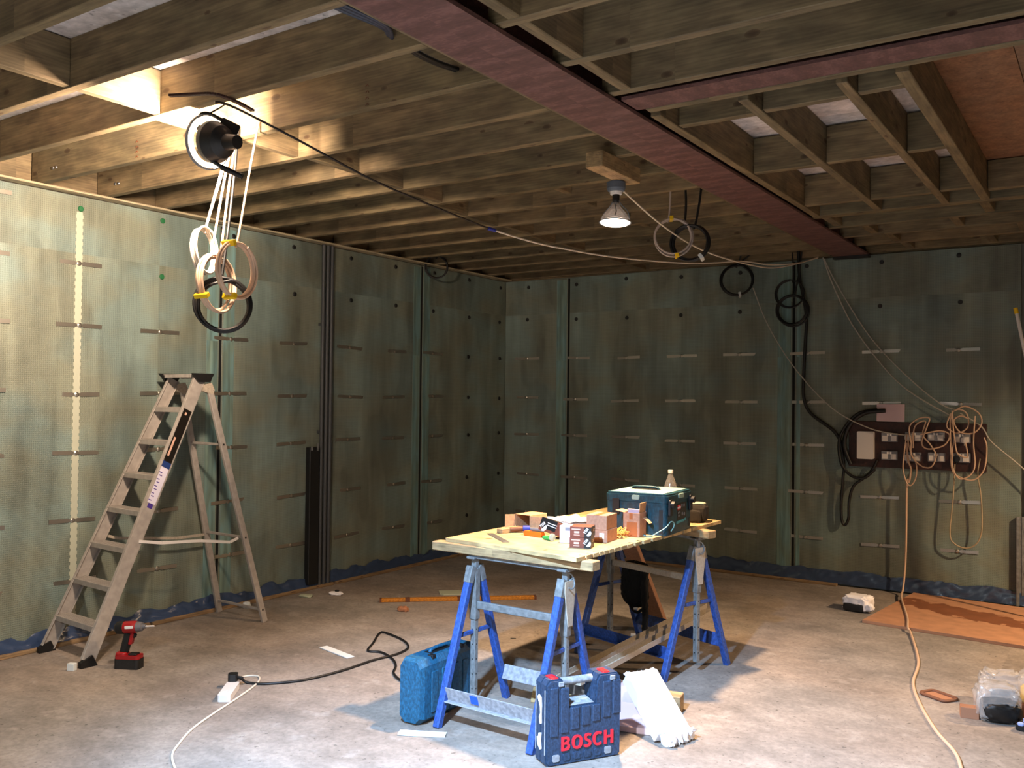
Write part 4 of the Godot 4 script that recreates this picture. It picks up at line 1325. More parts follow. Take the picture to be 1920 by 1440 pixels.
# ---------------------------------------------------------------- cases, jacket, rails under the table
func build_cases() -> void:
	var t := thing("drill_case", "dusty dark navy power-tool case with red raised lettering standing upright before the near trestle", "tool case", Vector3(3.585, 0, 4.645), 1.02)
	var w := 0.375
	var h := 0.372
	var d := 0.112
	var poly := func(g: float) -> PackedVector2Array:
		var p := PackedVector2Array()
		for q in [[-0.5, 0.012, 1, 0], [-0.47, 0.0, 1, 0], [0.47, 0.0, -1, 0], [0.5, 0.012, -1, 0], [0.5, 0.350, -1, 0], [0.455, 0.372, -1, -1], [0.205, 0.372, 1, -1], [0.165, 0.345, 1, -1], [0.150, 0.250, 1, -1], [-0.235, 0.250, -1, -1], [-0.25, 0.345, -1, -1], [-0.29, 0.372, -1, -1], [-0.455, 0.372, 1, -1], [-0.5, 0.350, 1, 0]]:
			p.append(Vector2(q[0] * w + q[2] * g, q[1] + (q[3] * g if q[3] else (g if q[1] < 0.02 else -g * 0.4))))
		return p
	var st := S()
	prism(st, poly.call(0.0), -d / 2 + 0.010, -0.003)
	prism(st, poly.call(0.0), 0.003, d / 2 - 0.010)
	prism(st, poly.call(0.006), -d / 2, -d / 2 + 0.010)
	prism(st, poly.call(0.006), d / 2 - 0.010, d / 2)
	prism(st, poly.call(0.005), -0.003, 0.003)
	obj("shell", st, M.case_navy, t)
	# raised ribs on the front, ending higher and higher towards the right
	for k in 7:
		var x := -0.150 + 0.0525 * k
		var y0 := 0.128 + 0.0105 * k
		var y1 := 0.245 if k in [2, 3, 4] else 0.340
		if k == 1: y1 = 0.335
		st = S()
		box(st, at(Vector3(x, (y0 + y1) / 2, d / 2)), Vector3(0.040, y1 - y0, 0.012), 0.003)
		obj("rib", st, M.case_navy, t)
	for k in 6:
		st = S()
		prism(st, rounded(0.034, 0.030, 0.007), -0.002, 0.004, at(Vector3(-0.140 + 0.052 * k, 0.035, d / 2)))
		obj("stud", st, M.dusty if k in [0, 5] else M.case_navy, t)
	lab(lettering("lettering", "BOSCH", 0.060, 0.006, M.red_letter, t, at(Vector3(0.015, 0.092, d / 2 + 0.003))), "red raised lettering")
	# carrying handle, latches and worn sticker
	st = S()
	tube(st, [Vector3(-0.095, 0.345, 0), Vector3(0.065, 0.345, 0)], 0.0175, 12)
	lab(obj("handle", st, M.dusty, t), "pale dusty carrying handle")
	st = S()
	box(st, Transform3D(Basis(Vector3.RIGHT, 0.10), Vector3(-0.016, 0.254, 0)), Vector3(0.138, 0.010, d - 0.02), 0.002)
	lab(obj("recess_floor", st, M.dusty, t), "dusty ledge below the handle")
	for x in [-0.138, 0.120]:
		st = S()
		box(st, at(Vector3(x, 0.372, 0.010)), Vector3(0.036, 0.010, 0.062), 0.003)
		lab(obj("latch", st, M.label_red, t), "red sliding latch")
		st = S()
		box(st, at(Vector3(x + 0.022, 0.352, d / 2 + 0.002)), Vector3(0.026, 0.020, 0.008), 0.002)
		obj("catch", st, M.dusty, t)
	st = S()
	var side := Transform3D(Basis(Vector3.UP, -PI / 2), Vector3(-w / 2 - 0.0010, 0, 0))
	prism(st, PackedVector2Array([Vector2(-0.030, 0.285), Vector2(-0.012, 0.300), Vector2(0.012, 0.292), Vector2(0.016, 0.255), Vector2(0.014, 0.215), Vector2(0.016, 0.180), Vector2(-0.004, 0.172), Vector2(-0.012, 0.200), Vector2(0.000, 0.222), Vector2(-0.006, 0.250)]), 0.0, 0.0008, side)
	prism(st, PackedVector2Array([Vector2(-0.014, 0.130), Vector2(0.014, 0.140), Vector2(0.010, 0.105), Vector2(0.016, 0.070), Vector2(-0.002, 0.060), Vector2(-0.026, 0.078), Vector2(-0.032, 0.108), Vector2(-0.020, 0.112)]), 0.0, 0.0008, side)
	lab(obj("torn_sticker", st, M.print_white, t), "torn remains of a white sticker")
	st = S()
	for q in [[-0.044, 0.05, 0.33], [0.044, 0.05, 0.33]]: box(st, side * at(Vector3(q[0], (q[1] + q[2]) / 2, 0)), Vector3(0.005, q[2] - q[1], 0.004), 0.001)
	obj("edge_bead", st, M.dusty, t)
	# teal case lying behind the near trestle leg
	t = thing("tool_case", "scuffed teal plastic tool case standing behind the near trestle's left legs", "tool case", Vector3(2.715, 0, 4.545), 0.02)
	st = S()
	var oct := PackedVector2Array()
	for q in [[-0.040, 0.0], [0.040, 0.0], [0.072, 0.030], [0.072, 0.285], [0.050, 0.318], [-0.050, 0.318], [-0.072, 0.285], [-0.072, 0.030]]: oct.append(Vector2(q[0], q[1]))
	var small := PackedVector2Array()
	for p in oct: small.append(Vector2(p.x * 0.86, 0.160 + (p.y - 0.160) * 0.93))
	prism(st, oct, -0.205, -0.003)
	prism(st, oct, 0.003, 0.205)
	for e in [-1.0, 1.0]:
		for i in oct.size():
			var j := (i + 1) % oct.size()
			quad(st, Vector3(oct[i].x, oct[i].y, e * 0.205), Vector3(oct[j].x, oct[j].y, e * 0.205), Vector3(small[j].x, small[j].y, e * 0.232), Vector3(small[i].x, small[i].y, e * 0.232), Vector3(oct[i].x + oct[j].x, oct[i].y + oct[j].y - 0.32, e * 0.1))
		prism(st, small, e * 0.225, e * 0.232)
	prism(st, small, -0.003, 0.003)
	obj("shell", st, M.case_teal, t)
	for z in [-0.13, -0.045, 0.045, 0.13]:
		st = S()
		box(st, at(Vector3(0.072, 0.150, z)), Vector3(0.010, 0.200, 0.050), 0.003)
		obj("rib", st, M.case_teal, t)
	st = S()
	box(st, at(Vector3(0.0, 0.318, 0.0)), Vector3(0.050, 0.004, 0.190), 0.001)
	lab(obj("handle_recess", st, M.black_plastic, t), "dark recess along the top")
	st = S()
	tube(st, smooth_path([Vector3(0.0, 0.310, -0.075), Vector3(0.0, 0.330, -0.060), Vector3(0.0, 0.330, 0.060), Vector3(0.0, 0.310, 0.075)], 4), 0.010, 8)
	obj("handle", st, M.case_teal, t)
	for z in [-0.12, 0.12]:
		st = S()
		box(st, at(Vector3(0.045, 0.314, z)), Vector3(0.034, 0.020, 0.030), 0.003)
		obj("latch", st, M.black_plastic, t)
	# black jacket hung on the far trestle
	t = thing("jacket", "black cloth jacket or bag hanging under the table from the far trestle's bar", "jacket", Vector3(3.02, 0, 2.93))
	var nz := fnl(81, 4.0, 3)
	st = S()
	sheet(st, 26, 44, func(u: float, v: float) -> Vector3:
		var a := v * TAU
		var y := 0.565 - u * 0.285
		var wide := 0.082 + 0.012 * sin(u * 3.0) - (0.02 * smoothstep(0.8, 1.0, u))
		var close := smoothstep(0.0, 0.06, u) * (1.0 - smoothstep(0.94, 1.0, u))
		var n := nz.get_noise_3d(cos(a) * 0.9, u * 1.2, sin(a) * 0.9)
		return Vector3(cos(a) * (wide + n * 0.022) * maxf(close, 0.02), y + 0.012 * sin(a * 3.0) * u + n * 0.02, sin(a) * (0.036 + n * 0.02) * maxf(close, 0.02)))
	obj("body", st, M.cloth_black, t)
	st = S()
	sheet(st, 24, 16, func(u: float, v: float) -> Vector3:
		var a := v * TAU
		var y := 0.54 - u * 0.44
		var n := nz.get_noise_3d(cos(a) + 5.0, u * 2.0, sin(a))
		var k := 1.0 if u > 0.01 and u < 0.99 else 0.02
		return Vector3(0.078 + u * 0.015 + cos(a) * (0.024 - 0.006 * u + n * 0.010) * k, y, 0.030 + sin(a) * (0.018 + n * 0.01) * k))
	obj("sleeve", st, M.cloth_black, t)
	st = S()
	tube(st, smooth_path([Vector3(-0.02, 0.300, 0.02), Vector3(0.0, 0.268, 0.03), Vector3(0.035, 0.252, 0.03), Vector3(0.07, 0.275, 0.03)], 5), 0.010, 7)
	obj("strap", st, M.cloth_black, t)
	st = S()
	box(st, Transform3D(Basis(Vector3.BACK, 0.2), Vector3(0.030, 0.278, 0.045)), Vector3(0.030, 0.014, 0.004), 0.001)
	lab(obj("tag", st, M.print_white, t), "white tag at the hem")
	# plank leaning beside it
	var o := timber("plank", self, Vector3(2.945, 0.018, 2.355), Vector3(2.875, 0.79, 2.838), 0.034, 0.125, M.cardboard_brown)
	tag(o, "brown plank leaning up under the table behind the black jacket", "plank")
	# metal rails across the trestle spreaders
	for q in [[Vector3(3.322, 0.212, 4.35), Vector3(3.275, 0.212, 2.42), "long pale metal rail lying across both trestles' spreaders, left of two"], [Vector3(3.405, 0.212, 4.35), Vector3(3.372, 0.212, 2.55), "long pale metal rail lying across both trestles' spreaders, right of two"]]:
		var st2 := S()
		var xf := along(q[0], q[1])
		var l: float = q[0].distance_to(q[1])
		box(st2, xf * at(Vector3(0, 0, 0)), Vector3(l, 0.003, 0.050), 0.0005)
		for s in [-1.0, 1.0]: box(st2, xf * at(Vector3(0, 0.014, s * 0.025)), Vector3(l, 0.030, 0.003), 0.0005)
		tag(room("metal_rail", st2, M.gusset, self), q[2], "rail", "metal rails under the table")
	st = S()
	tube(st, [Vector3(2.862, 0.016, 2.66), Vector3(2.925, 0.016, 2.63)], 0.014, 12)
	tag(room("plastic_tube", st, M.white_plastic, self), "short white plastic tube lying under the table by the far trestle", "tube")

# ---------------------------------------------------------------- things on the floor
func build_floor_things() -> void:
	var st: SurfaceTool
	# torn white carton leaning on a block, with the block and a flat box
	var t := thing("torn_carton", "long white carton with torn ends leaning over on the floor beside the navy case", "carton", Vector3(3.76, 0, 4.17))
	var lo := Vector3(3.853, 0.040, 4.235)
	var hi := Vector3(3.625, 0.232, 4.100)
	var xf := along(lo, hi)
	st = S()
	box(st, xf, Vector3(lo.distance_to(hi) * 1.04, 0.070, 0.175), 0.003)
	obj("body", st, M.paper, t).transform = t.transform.affine_inverse()
	var r := RandomNumberGenerator.new()
	r.seed = 12
	st = S()
	for k in 4:
		lump(st, Vector3(3.866 + 0.012 * k, 0.028, 4.285 - 0.040 * k), Vector3(0.034, 0.030, 0.030), 0.7, 0.7, 20 + k, 0.5 * k, 10)
	obj("torn_paper", st, M.paper, t, t.transform.affine_inverse())
	st = S()
	for k in 7: box(st, xf * Transform3D(Basis(Vector3.UP, r.randf_range(-0.5, 0.5)), Vector3(lo.distance_to(hi) * 0.53, r.randf_range(0.0, 0.03), -0.075 + 0.025 * k)), Vector3(0.028, 0.002, 0.028), 0.0005)
	obj("torn_flap", st, M.paper, t, t.transform.affine_inverse())
	t = thing("flat_box", "flat pinkish white box lying on the floor between the navy case and the torn carton", "box", Vector3(3.575, 0, 4.090), 0.22)
	st = S()
	box(st, at(Vector3(0, 0.016, 0)), Vector3(0.28, 0.030, 0.34), 0.003)
	obj("body", st, M.paper_pink, t)
	t = thing("small_box", "pinkish cardboard box standing on the floor behind the navy case's right end", "box", Vector3(3.440, 0, 3.86), 0.3)
	st = S()
	carton(st, Transform3D.IDENTITY, Vector3(0.16, 0.10, 0.10))
	obj("body", st, M.paper_pink, t)
	t = thing("wood_block", "small pale timber block propping the torn white carton", "timber", Vector3(3.665, 0, 3.835), 0.2)
	mi("block", box_mesh(Vector3(0.13, 0.085, 0.09), 0.003), M.pale_wood, t, at(Vector3(0, 0.043, 0)))
	# thin plywood lying under the trestle
	st = S()
	box(st, at(Vector3(3.12, 0.008, 3.98), 0.5), Vector3(0.34, 0.014, 0.22), 0.002)
	tag(room("board_offcut", st, M.plywood, self), "pale board offcut lying on the floor under the near trestle", "board")
	# impact driver by the ladder
	t = thing("impact_driver", "red and black cordless impact driver standing on its battery by the ladder's foot", "impact driver", Vector3(0.790, 0, 5.015), 0.50)
	st = S()
	prism(st, rounded(0.150, 0.082, 0.018), 0.0, 0.056, Transform3D(Basis(Vector3.RIGHT, -PI / 2), Vector3.ZERO))
	obj("battery", st, M.dark_plastic, t)
	st = S()
	prism(st, rounded(0.146, 0.078, 0.018), 0.0, 0.020, Transform3D(Basis(Vector3.RIGHT, -PI / 2), Vector3(0, 0.057, 0)))
	lump(st, Vector3(-0.040, 0.080, 0), Vector3(0.034, 0.016, 0.034), 0.6, 0.0, 1)
	lab(obj("base", st, M.red, t), "red battery mount")
	st = S()
	box(st, at(Vector3(0.028, 0.081, 0)), Vector3(0.050, 0.012, 0.050), 0.004)
	obj("clip", st, M.black_plastic, t)
	st = S()
	bar(st, Vector3(-0.036, 0.070, 0), Vector3(-0.002, 0.210, 0), 0.050, 0.038, 0.012, Vector3.RIGHT)
	obj("grip", st, M.black_plastic, t)
	st = S()
	bar(st, Vector3(0.006, 0.135, 0), Vector3(0.022, 0.205, 0), 0.022, 0.040, 0.008, Vector3.RIGHT)
	obj("trigger_guard", st, M.red, t)
	st = S()
	bar(st, Vector3(0.030, 0.175, 0), Vector3(0.036, 0.200, 0), 0.016, 0.022, 0.005, Vector3.RIGHT)
	obj("trigger", st, M.black_plastic, t)
	var ax := Transform3D(Basis(Vector3.BACK, -PI / 2 + 0.08), Vector3(-0.002, 0.235, 0))   # local y along the barrel
	st = S()
	lathe(st, [Vector2(0.0, -0.085), Vector2(0.022, -0.085), Vector2(0.036, -0.070), Vector2(0.038, -0.030), Vector2(0.036, -0.028), Vector2(0.0, -0.028)], 20, ax)
	obj("motor_cap", st, M.black_plastic, t)
	st = S()
	lathe(st, [Vector2(0.0, -0.028), Vector2(0.035, -0.028), Vector2(0.036, 0.030), Vector2(0.032, 0.048), Vector2(0.0, 0.048)], 20, ax)
	obj("body", st, M.red, t)
	st = S()
	prism(st, rounded(0.050, 0.016, 0.003), 0.034, 0.0370, Transform3D(Basis(Vector3.BACK, 0.08), Vector3(0.012, 0.243, 0)))
	lab(obj("badge", st, M.print_white, t), "white badge on the side")
	st = S()
	lathe(st, [Vector2(0.0, 0.048), Vector2(0.031, 0.048), Vector2(0.026, 0.078), Vector2(0.014, 0.084), Vector2(0.012, 0.100), Vector2(0.0, 0.100)], 18, ax)
	obj("nose", st, M.tool_grey, t)
	st = S()
	lathe(st, [Vector2(0.0, 0.100), Vector2(0.0055, 0.100), Vector2(0.0045, 0.150), Vector2(0.0, 0.156)], 8, ax)
	lab(obj("bit", st, M.white_plastic, t), "pale driver bit")
	# white extension socket, plug
	t = thing("extension_socket", "white two-gang extension socket lying on the floor left of the cases", "socket", Vector3(1.650, 0, 4.995), -0.90)
	st = S()
	prism(st, rounded(0.235, 0.068, 0.016), 0.0, 0.034, Transform3D(Basis(Vector3.RIGHT, -PI / 2), Vector3.ZERO))
	obj("body", st, M.white_plastic, t)
	st = S()
	box(st, at(Vector3(0.055, 0.0345, 0.012)), Vector3(0.016, 0.003, 0.010), 0.001)
	for q in [Vector2(0.035, 0.0), Vector2(0.050, -0.013), Vector2(0.065, 0.0)]: box(st, at(Vector3(q.x, 0.0345, q.y)), Vector3(0.007, 0.002, 0.004), 0.0)
	obj("switch", st, M.print_white, t)
	t = thing("plug", "black plug pushed into the white extension socket", "plug", Vector3(1.562, 0.034, 4.895), -0.90)
	st = S()
	prism(st, rounded(0.052, 0.050, 0.014), 0.0, 0.040, Transform3D(Basis(Vector3.RIGHT, -PI / 2), Vector3.ZERO))
	obj("body", st, M.black_plastic, t)
	st = S()
	tube(st, [Vector3(0.0, 0.020, -0.020), Vector3(0.012, 0.018, -0.055)], 0.0075, 8)
	obj("cord_grip", st, M.black_plastic, t)
	# yellow batten and scraps
	st = S()
	bar(st, Vector3(0.800, 0.014, 2.870), Vector3(1.720, 0.014, 2.045), 0.026, 0.050, 0.003)
	for e in [0.04, 0.5, 0.93]: pass
	t = thing("spirit_level", "long yellow spirit level lying flat on the floor behind the near trestle", "spirit level", Vector3(1.26, 0, 2.45))
	room("body", st, M.yellow, t)
	for e in [[0.0, 0.012], [0.16, 0.19], [0.49, 0.53], [0.985, 1.0]]:
		st = S()
		bar(st, Vector3(0.800, 0.0145, 2.870).lerp(Vector3(1.720, 0.0145, 2.045), e[0]), Vector3(0.800, 0.0145, 2.870).lerp(Vector3(1.720, 0.0145, 2.045), e[1]), 0.0275, 0.052, 0.001)
		room("vial_window", st, M.tool_wood, t)
	st = S()
	prism(st, PackedVector2Array([Vector2(-0.12, -0.04), Vector2(-0.09, -0.07), Vector2(0.15, -0.07), Vector2(0.15, 0.07), Vector2(-0.12, 0.07)]), 0.0, 0.010, Transform3D(Basis(Vector3.UP, 0.75) * Basis(Vector3.RIGHT, -PI / 2), Vector3(1.07, 0, 2.27)))
	tag(obj("insulation_scrap", st, M.pale_green), "pale grey-green flat scrap lying behind the yellow spirit level", "scrap")
	st = S()
	bar(st, Vector3(1.385, 0.004, 4.045), Vector3(1.690, 0.004, 4.115), 0.006, 0.055, 0.001)
	tag(room("white_strip", st, M.white_block, self), "flat white strip on the floor above the black lead", "strip")
	st = S()
	bar(st, Vector3(2.755, 0.006, 4.895), Vector3(2.955, 0.006, 4.790), 0.010, 0.050, 0.001)
	tag(room("white_strip", st, M.white_block, self), "flat pale strip on the floor in front of the teal tool case", "strip")
	st = S()
	box(st, at(Vector3(0.580, 0.022, 5.240), 0.4), Vector3(0.045, 0.042, 0.030), 0.002)
	tag(room("white_block", st, M.white_block, self), "small white block on the floor between the ladder's front feet", "block")
	for q in [[Vector3(1.146, 0.018, 2.995), Vector3(0.042, 0.020, 0.028), M.debris, "brown lump of rubble in front of the yellow spirit level", "rubble"], [Vector3(0.344, 0.014, 2.885), Vector3(0.055, 0.014, 0.035), M.paper, "crumpled white scrap near the left wall under the grey pipes", "scrap"], [Vector3(0.214, 0.012, 3.085), Vector3(0.055, 0.012, 0.032), M.pale_green, "flattened pale scrap on the floor by the blue polythene", "scrap"], [Vector3(0.145, 0.025, 3.62), Vector3(0.030, 0.024, 0.022), M.white_block, "pale lump between the ladder's rear legs", "block"]]:
		st = S()
		lump(st, Vector3.ZERO, q[1], 0.7, 0.45, int(q[0].x * 50), 0.4, 10)
		var o := obj("scrap", st, q[2], self, at(q[0] - Vector3(0, 0.003, 0)))
		o.name = numbered(q[4] + "_piece")
		tag(o, q[3], q[4])
	st = S()
	lump(st, Vector3.ZERO, Vector3(0.018, 0.008, 0.012), 0.6, 0.3, 8, 0.2, 8)
	tag(obj("dark_crumb", st, M.plug_black, self, at(Vector3(0.345, 0.030, 2.875))), "small dark crumb on the white scrap by the left wall", "crumb")
	for q in [[Vector3(2.228, 0.003, 3.165), Vector3(2.262, 0.003, 3.150), "dark screw lying on the floor left of the near trestle"], [Vector3(4.925, 0.003, 2.12), Vector3(4.985, 0.003, 2.22), "dark nail lying on the floor behind the brown lid"]]:
		st = S()
		tube(st, [q[0], q[1]], 0.003, 6)
		tag(room("screw", st, M.plug_black, self), q[2], "screw")
	# hardboard sheet at the back right
	t = thing("hardboard_sheet", "orange-brown hardboard sheet with two darker patches lying by the back wall", "board", Vector3(4.850, 0, 0.745), -0.10)
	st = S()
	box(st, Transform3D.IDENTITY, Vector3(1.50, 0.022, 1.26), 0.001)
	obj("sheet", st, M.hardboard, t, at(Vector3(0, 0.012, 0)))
	# white packet
	t = thing("white_packet", "crumpled white packet with an open dark end on the floor by the orange board", "packet", Vector3(3.920, 0, 0.915), -0.15)
	st = S()
	lump(st, Vector3(0.0, 0.062, -0.02), Vector3(0.098, 0.058, 0.085), 0.42, 0.22, 33, 0.0)
	lump(st, Vector3(0.100, 0.045, 0.03), Vector3(0.034, 0.026, 0.030), 0.6, 0.5, 35, 0.0, 10)
	obj("body", st, M.paper, t)
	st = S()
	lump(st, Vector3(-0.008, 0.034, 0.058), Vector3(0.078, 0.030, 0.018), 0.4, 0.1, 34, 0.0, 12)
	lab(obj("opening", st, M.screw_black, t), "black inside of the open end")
	# brown lid and bags at the right
	t = thing("brown_lid", "shallow brown rimmed lid lying on the floor left of the plastic bags", "lid", Vector3(4.775, 0, 2.790), -0.55)
	st = S()
	prism(st, rounded(0.165, 0.105, 0.022), 0.0, 0.006, Transform3D(Basis(Vector3.RIGHT, -PI / 2), Vector3.ZERO))
	obj("base", st, M.terracotta, t)
	st = S()
	var rim := []
	for p in rounded(0.165, 0.105, 0.022): rim.append(Vector3(p.x, 0.009, p.y))
	tube(st, rim, 0.009, 6, true)
	lab(obj("rim", st, M.terracotta_dark, t), "darker raised rim")
	t = thing("nail_bag", "clear plastic bag of dark nails in the cluster at the right edge, frontmost", "bag", Vector3(5.080, 0, 3.000))
	st = S()
	lump(st, Vector3(0.012, 0.056, 0.01), Vector3(0.092, 0.054, 0.068), 0.6, 0.16, 40, 0.3, 22)
	lab(obj("nails", st, M.nails, t), "dark mass of nails")
	st = S()
	lump(st, Vector3(-0.005, 0.090, -0.005), Vector3(0.098, 0.088, 0.075), 0.45, 0.24, 41, 0.3, 22)
	obj("film", st, M.film, t)
	t = thing("clear_bag", "crumpled clear plastic bag behind the bag of nails", "bag", Vector3(5.060, 0, 2.700))
	st = S()
	lump(st, Vector3(0.02, 0.085, 0.0), Vector3(0.115, 0.085, 0.075), 0.5, 0.40, 43, 0.2, 22)
	obj("film", st, M.film, t)
	st = S()
	lump(st, Vector3(0.03, 0.036, 0.01), Vector3(0.070, 0.034, 0.045), 0.6, 0.3, 44, 0.2)
	lab(obj("contents", st, M.bag_brown, t), "brownish contents")
	t = thing("yellow_bag", "plastic bag with a yellow print standing on a brown box at the right edge", "bag", Vector3(5.240, 0.060, 2.850))
	st = S()
	lump(st, Vector3(0.0, 0.090, 0.0), Vector3(0.075, 0.090, 0.060), 0.5, 0.2, 46, 0.4, 20)
	obj("film", st, M.film, t)
	st = S()
	lump(st, Vector3(0.0, 0.055, 0.0), Vector3(0.066, 0.055, 0.052), 0.5, 0.15, 47, 0.4, 18)
	lab(obj("yellow_contents", st, M.yellow_tape, t), "yellow lower part")
	t = thing("low_carton", "low brown carton under the yellow bag at the right edge", "carton", Vector3(5.275, 0, 2.850), 0.35)
	st = S()
	carton(st, Transform3D.IDENTITY, Vector3(0.20, 0.060, 0.15))
	obj("body", st, M.terracotta_dark, t)
	t = thing("card_offcut", "small orange-brown card box left of the bag of nails", "box", Vector3(4.955, 0, 3.035), 0.2)
	st = S()
	carton(st, Transform3D.IDENTITY, Vector3(0.085, 0.055, 0.060))
	obj("body", st, M.terracotta, t)
	t = thing("blue_pack", "pale blue blister pack in front of the brown carton at the right edge", "pack", Vector3(5.235, 0, 3.085), -0.25)
	st = S()
	box(st, at(Vector3(0, 0.018, 0)), Vector3(0.12, 0.032, 0.080), 0.003)
	obj("tray", st, M.screw_black, t)
	st = S()
	box(st, Transform3D(Basis(Vector3.RIGHT, -0.15), Vector3(0.012, 0.046, -0.01)), Vector3(0.090, 0.026, 0.062), 0.005)
	for k in 3: lump(st, Vector3(-0.035 + 0.036 * k, 0.036, 0.040), Vector3(0.015, 0.010, 0.010), 0.7, 0.0, 3, 0.0, 8)
	obj("blister", st, M.pack_blue, t)

# ---------------------------------------------------------------- temporary power board
func build_power_board() -> void:
	var t := thing("power_board", "dark brown board of temporary double sockets fixed to the back wall", "power board", Vector3(4.170, 1.045, 0.004))
	var st := S()
	box(st, at(Vector3(0, 0.195, 0.010)), Vector3(1.065, 0.390, 0.018), 0.002)
	obj("backboard", st, M.board_brown, t)
	st = S()
	prism(st, rounded(0.135, 0.235, 0.012), 0.0, 0.050, at(Vector3(-0.387, 0.187, 0.019)))
	var iso := lab(obj("isolator_box", st, M.white_plastic, t), "white isolator box")
	st = S()
	prism(st, rounded(0.118, 0.110, 0.010), 0.050, 0.053, at(Vector3(-0.387, 0.240, 0.019)))
	obj("cover", st, M.white_plastic, iso)
	var spots := [[3.972, 1.304], [4.160, 1.316], [4.332, 1.322], [4.523, 1.314], [3.972, 1.151], [4.155, 1.148], [4.336, 1.152], [4.523, 1.156]]
	for i in spots.size():
		var p := Vector3(spots[i][0] - 4.170, spots[i][1] - 1.045, 0.019)
		st = S()
		box(st, at(p + Vector3(0, 0, 0.012)), Vector3(0.130, 0.076, 0.024), 0.004)
		var o := obj("double_socket", st, M.grey_plastic, t)
		for s in [-1.0, 1.0]:
			mi("outlet", box_mesh(Vector3(0.044, 0.044, 0.003), 0.001), M.white_plastic, o, at(p + Vector3(s * 0.034, -0.008, 0.025)))
			mi("switch", box_mesh(Vector3(0.014, 0.020, 0.006), 0.001), M.print_white, o, at(p + Vector3(s * 0.012, 0.022, 0.026)))
	# plugs in some of the sockets
	for q in [[4.125, 1.308, M.white_plastic, "white plug in the upper second socket of the power board"], [4.550, 1.302, M.white_plastic, "white round plug in the upper right socket of the power board"], [4.118, 1.140, M.white_plastic, "white plug in the lower second socket of the power board"], [4.489, 1.146, M.black_plastic, "black plug in the lower right socket of the power board"]]:
		var pl := thing("plug", q[3], "plug", Vector3(q[0], q[1], 0.048))
		st = S()
		prism(st, rounded(0.050, 0.050, 0.018), 0.0, 0.034)
		obj("body", st, q[2], pl)
		st = S()
		tube(st, [Vector3(0, -0.02, 0.016), Vector3(0, -0.045, 0.016)], 0.006, 8)
		obj("cord_grip", st, q[2], pl)
	# note above the board
	st = S()
	sheet(st, 10, 6, func(u: float, v: float) -> Vector3: return Vector3(3.866 + u * 0.224, 1.438 + v * 0.147, 0.030 + 0.012 * sin(u * 2.4) - 0.006 * v))
	tag(obj("paper_note", st, M.paper_pink), "pale pinkish paper note fixed above the brown power board", "note")

# ---------------------------------------------------------------- things on and against the walls
func build_wall_things() -> void:
	var st: SurfaceTool
	for i in 3:
		var z: float = [2.770, 2.720, 2.672][i]
		st = S()
		tube(st, [Vector3(0.034, 0.0, z), Vector3(0.034, 2.872, z)], 0.0165, 12)
		for y in [0.45, 1.3, 2.2]: box(st, at(Vector3(0.014, y, z)), Vector3(0.028, 0.02, 0.040), 0.001)
		tag(room("conduit", st, M.conduit, self), ["left of three upright grey pipes on the left wall, next to the black duct", "middle of three upright grey pipes on the left wall", "right of three upright grey pipes on the left wall"][i], "pipe", "upright grey pipes on the left wall")
	st = S()
	box(st, at(Vector3(0.030, 0.610, 2.858)), Vector3(0.052, 1.130, 0.110), 0.004)
	var t := thing("black_duct", "short black upright duct left of the three grey pipes on the left wall", "duct", Vector3(0.03, 0.0, 2.86))
	room("body", st, M.duct, t)
	st = S()
	box(st, at(Vector3(0.058, 1.175, 2.83)), Vector3(0.006, 0.060, 0.020), 0.001)
	box(st, at(Vector3(0.058, 1.165, 2.895)), Vector3(0.006, 0.030, 0.020), 0.001)
	room("bracket", st, M.galvanised, t)
	# timber block that carries the lamp over the table
	var o := timber("lamp_block", self, Vector3(3.315, 2.847, 4.06), Vector3(3.315, 2.847, 3.61), 0.086, 0.100, M.pale_wood, 0.004)
	tag(o, "short timber block under the joists carrying the reflector lamp over the table", "timber")
	# white stick at the right edge
	t = thing("white_conduit", "white plastic tube with a yellow tip sloping in at the right edge of the picture", "tube", Vector3(5.0, 0, 0.62))
	st = S()
	tube(st, [Vector3(4.960, 2.270, 0.60), Vector3(5.17, 1.12, 0.60)], 0.013, 10)
	tube(st, [Vector3(5.17, 1.13, 0.60), Vector3(5.36, 0.036, 0.66)], 0.013, 10)
	room("pipe", st, M.white_plastic, t)
	st = S()
	tube(st, [Vector3(4.953, 2.305, 0.60), Vector3(4.961, 2.262, 0.60)], 0.015, 10)
	lab(room("tip", st, M.yellow_tape, t), "yellow tape tip")

# ---------------------------------------------------------------- cables and coils
func V(x: float, y: float, z: float) -> Vector3: return Vector3(x, y, z)

func cable(pts: Array, r: float, m: Material, label: String, group := "", called := "cable") -> Node3D:
	var t := thing(called, label, "cable", pts[0], 0.0, group)
	var st := S()
	tube(st, smooth_path(pts, 6), r, 7)
	room("sheath", st, m, t)
	return t

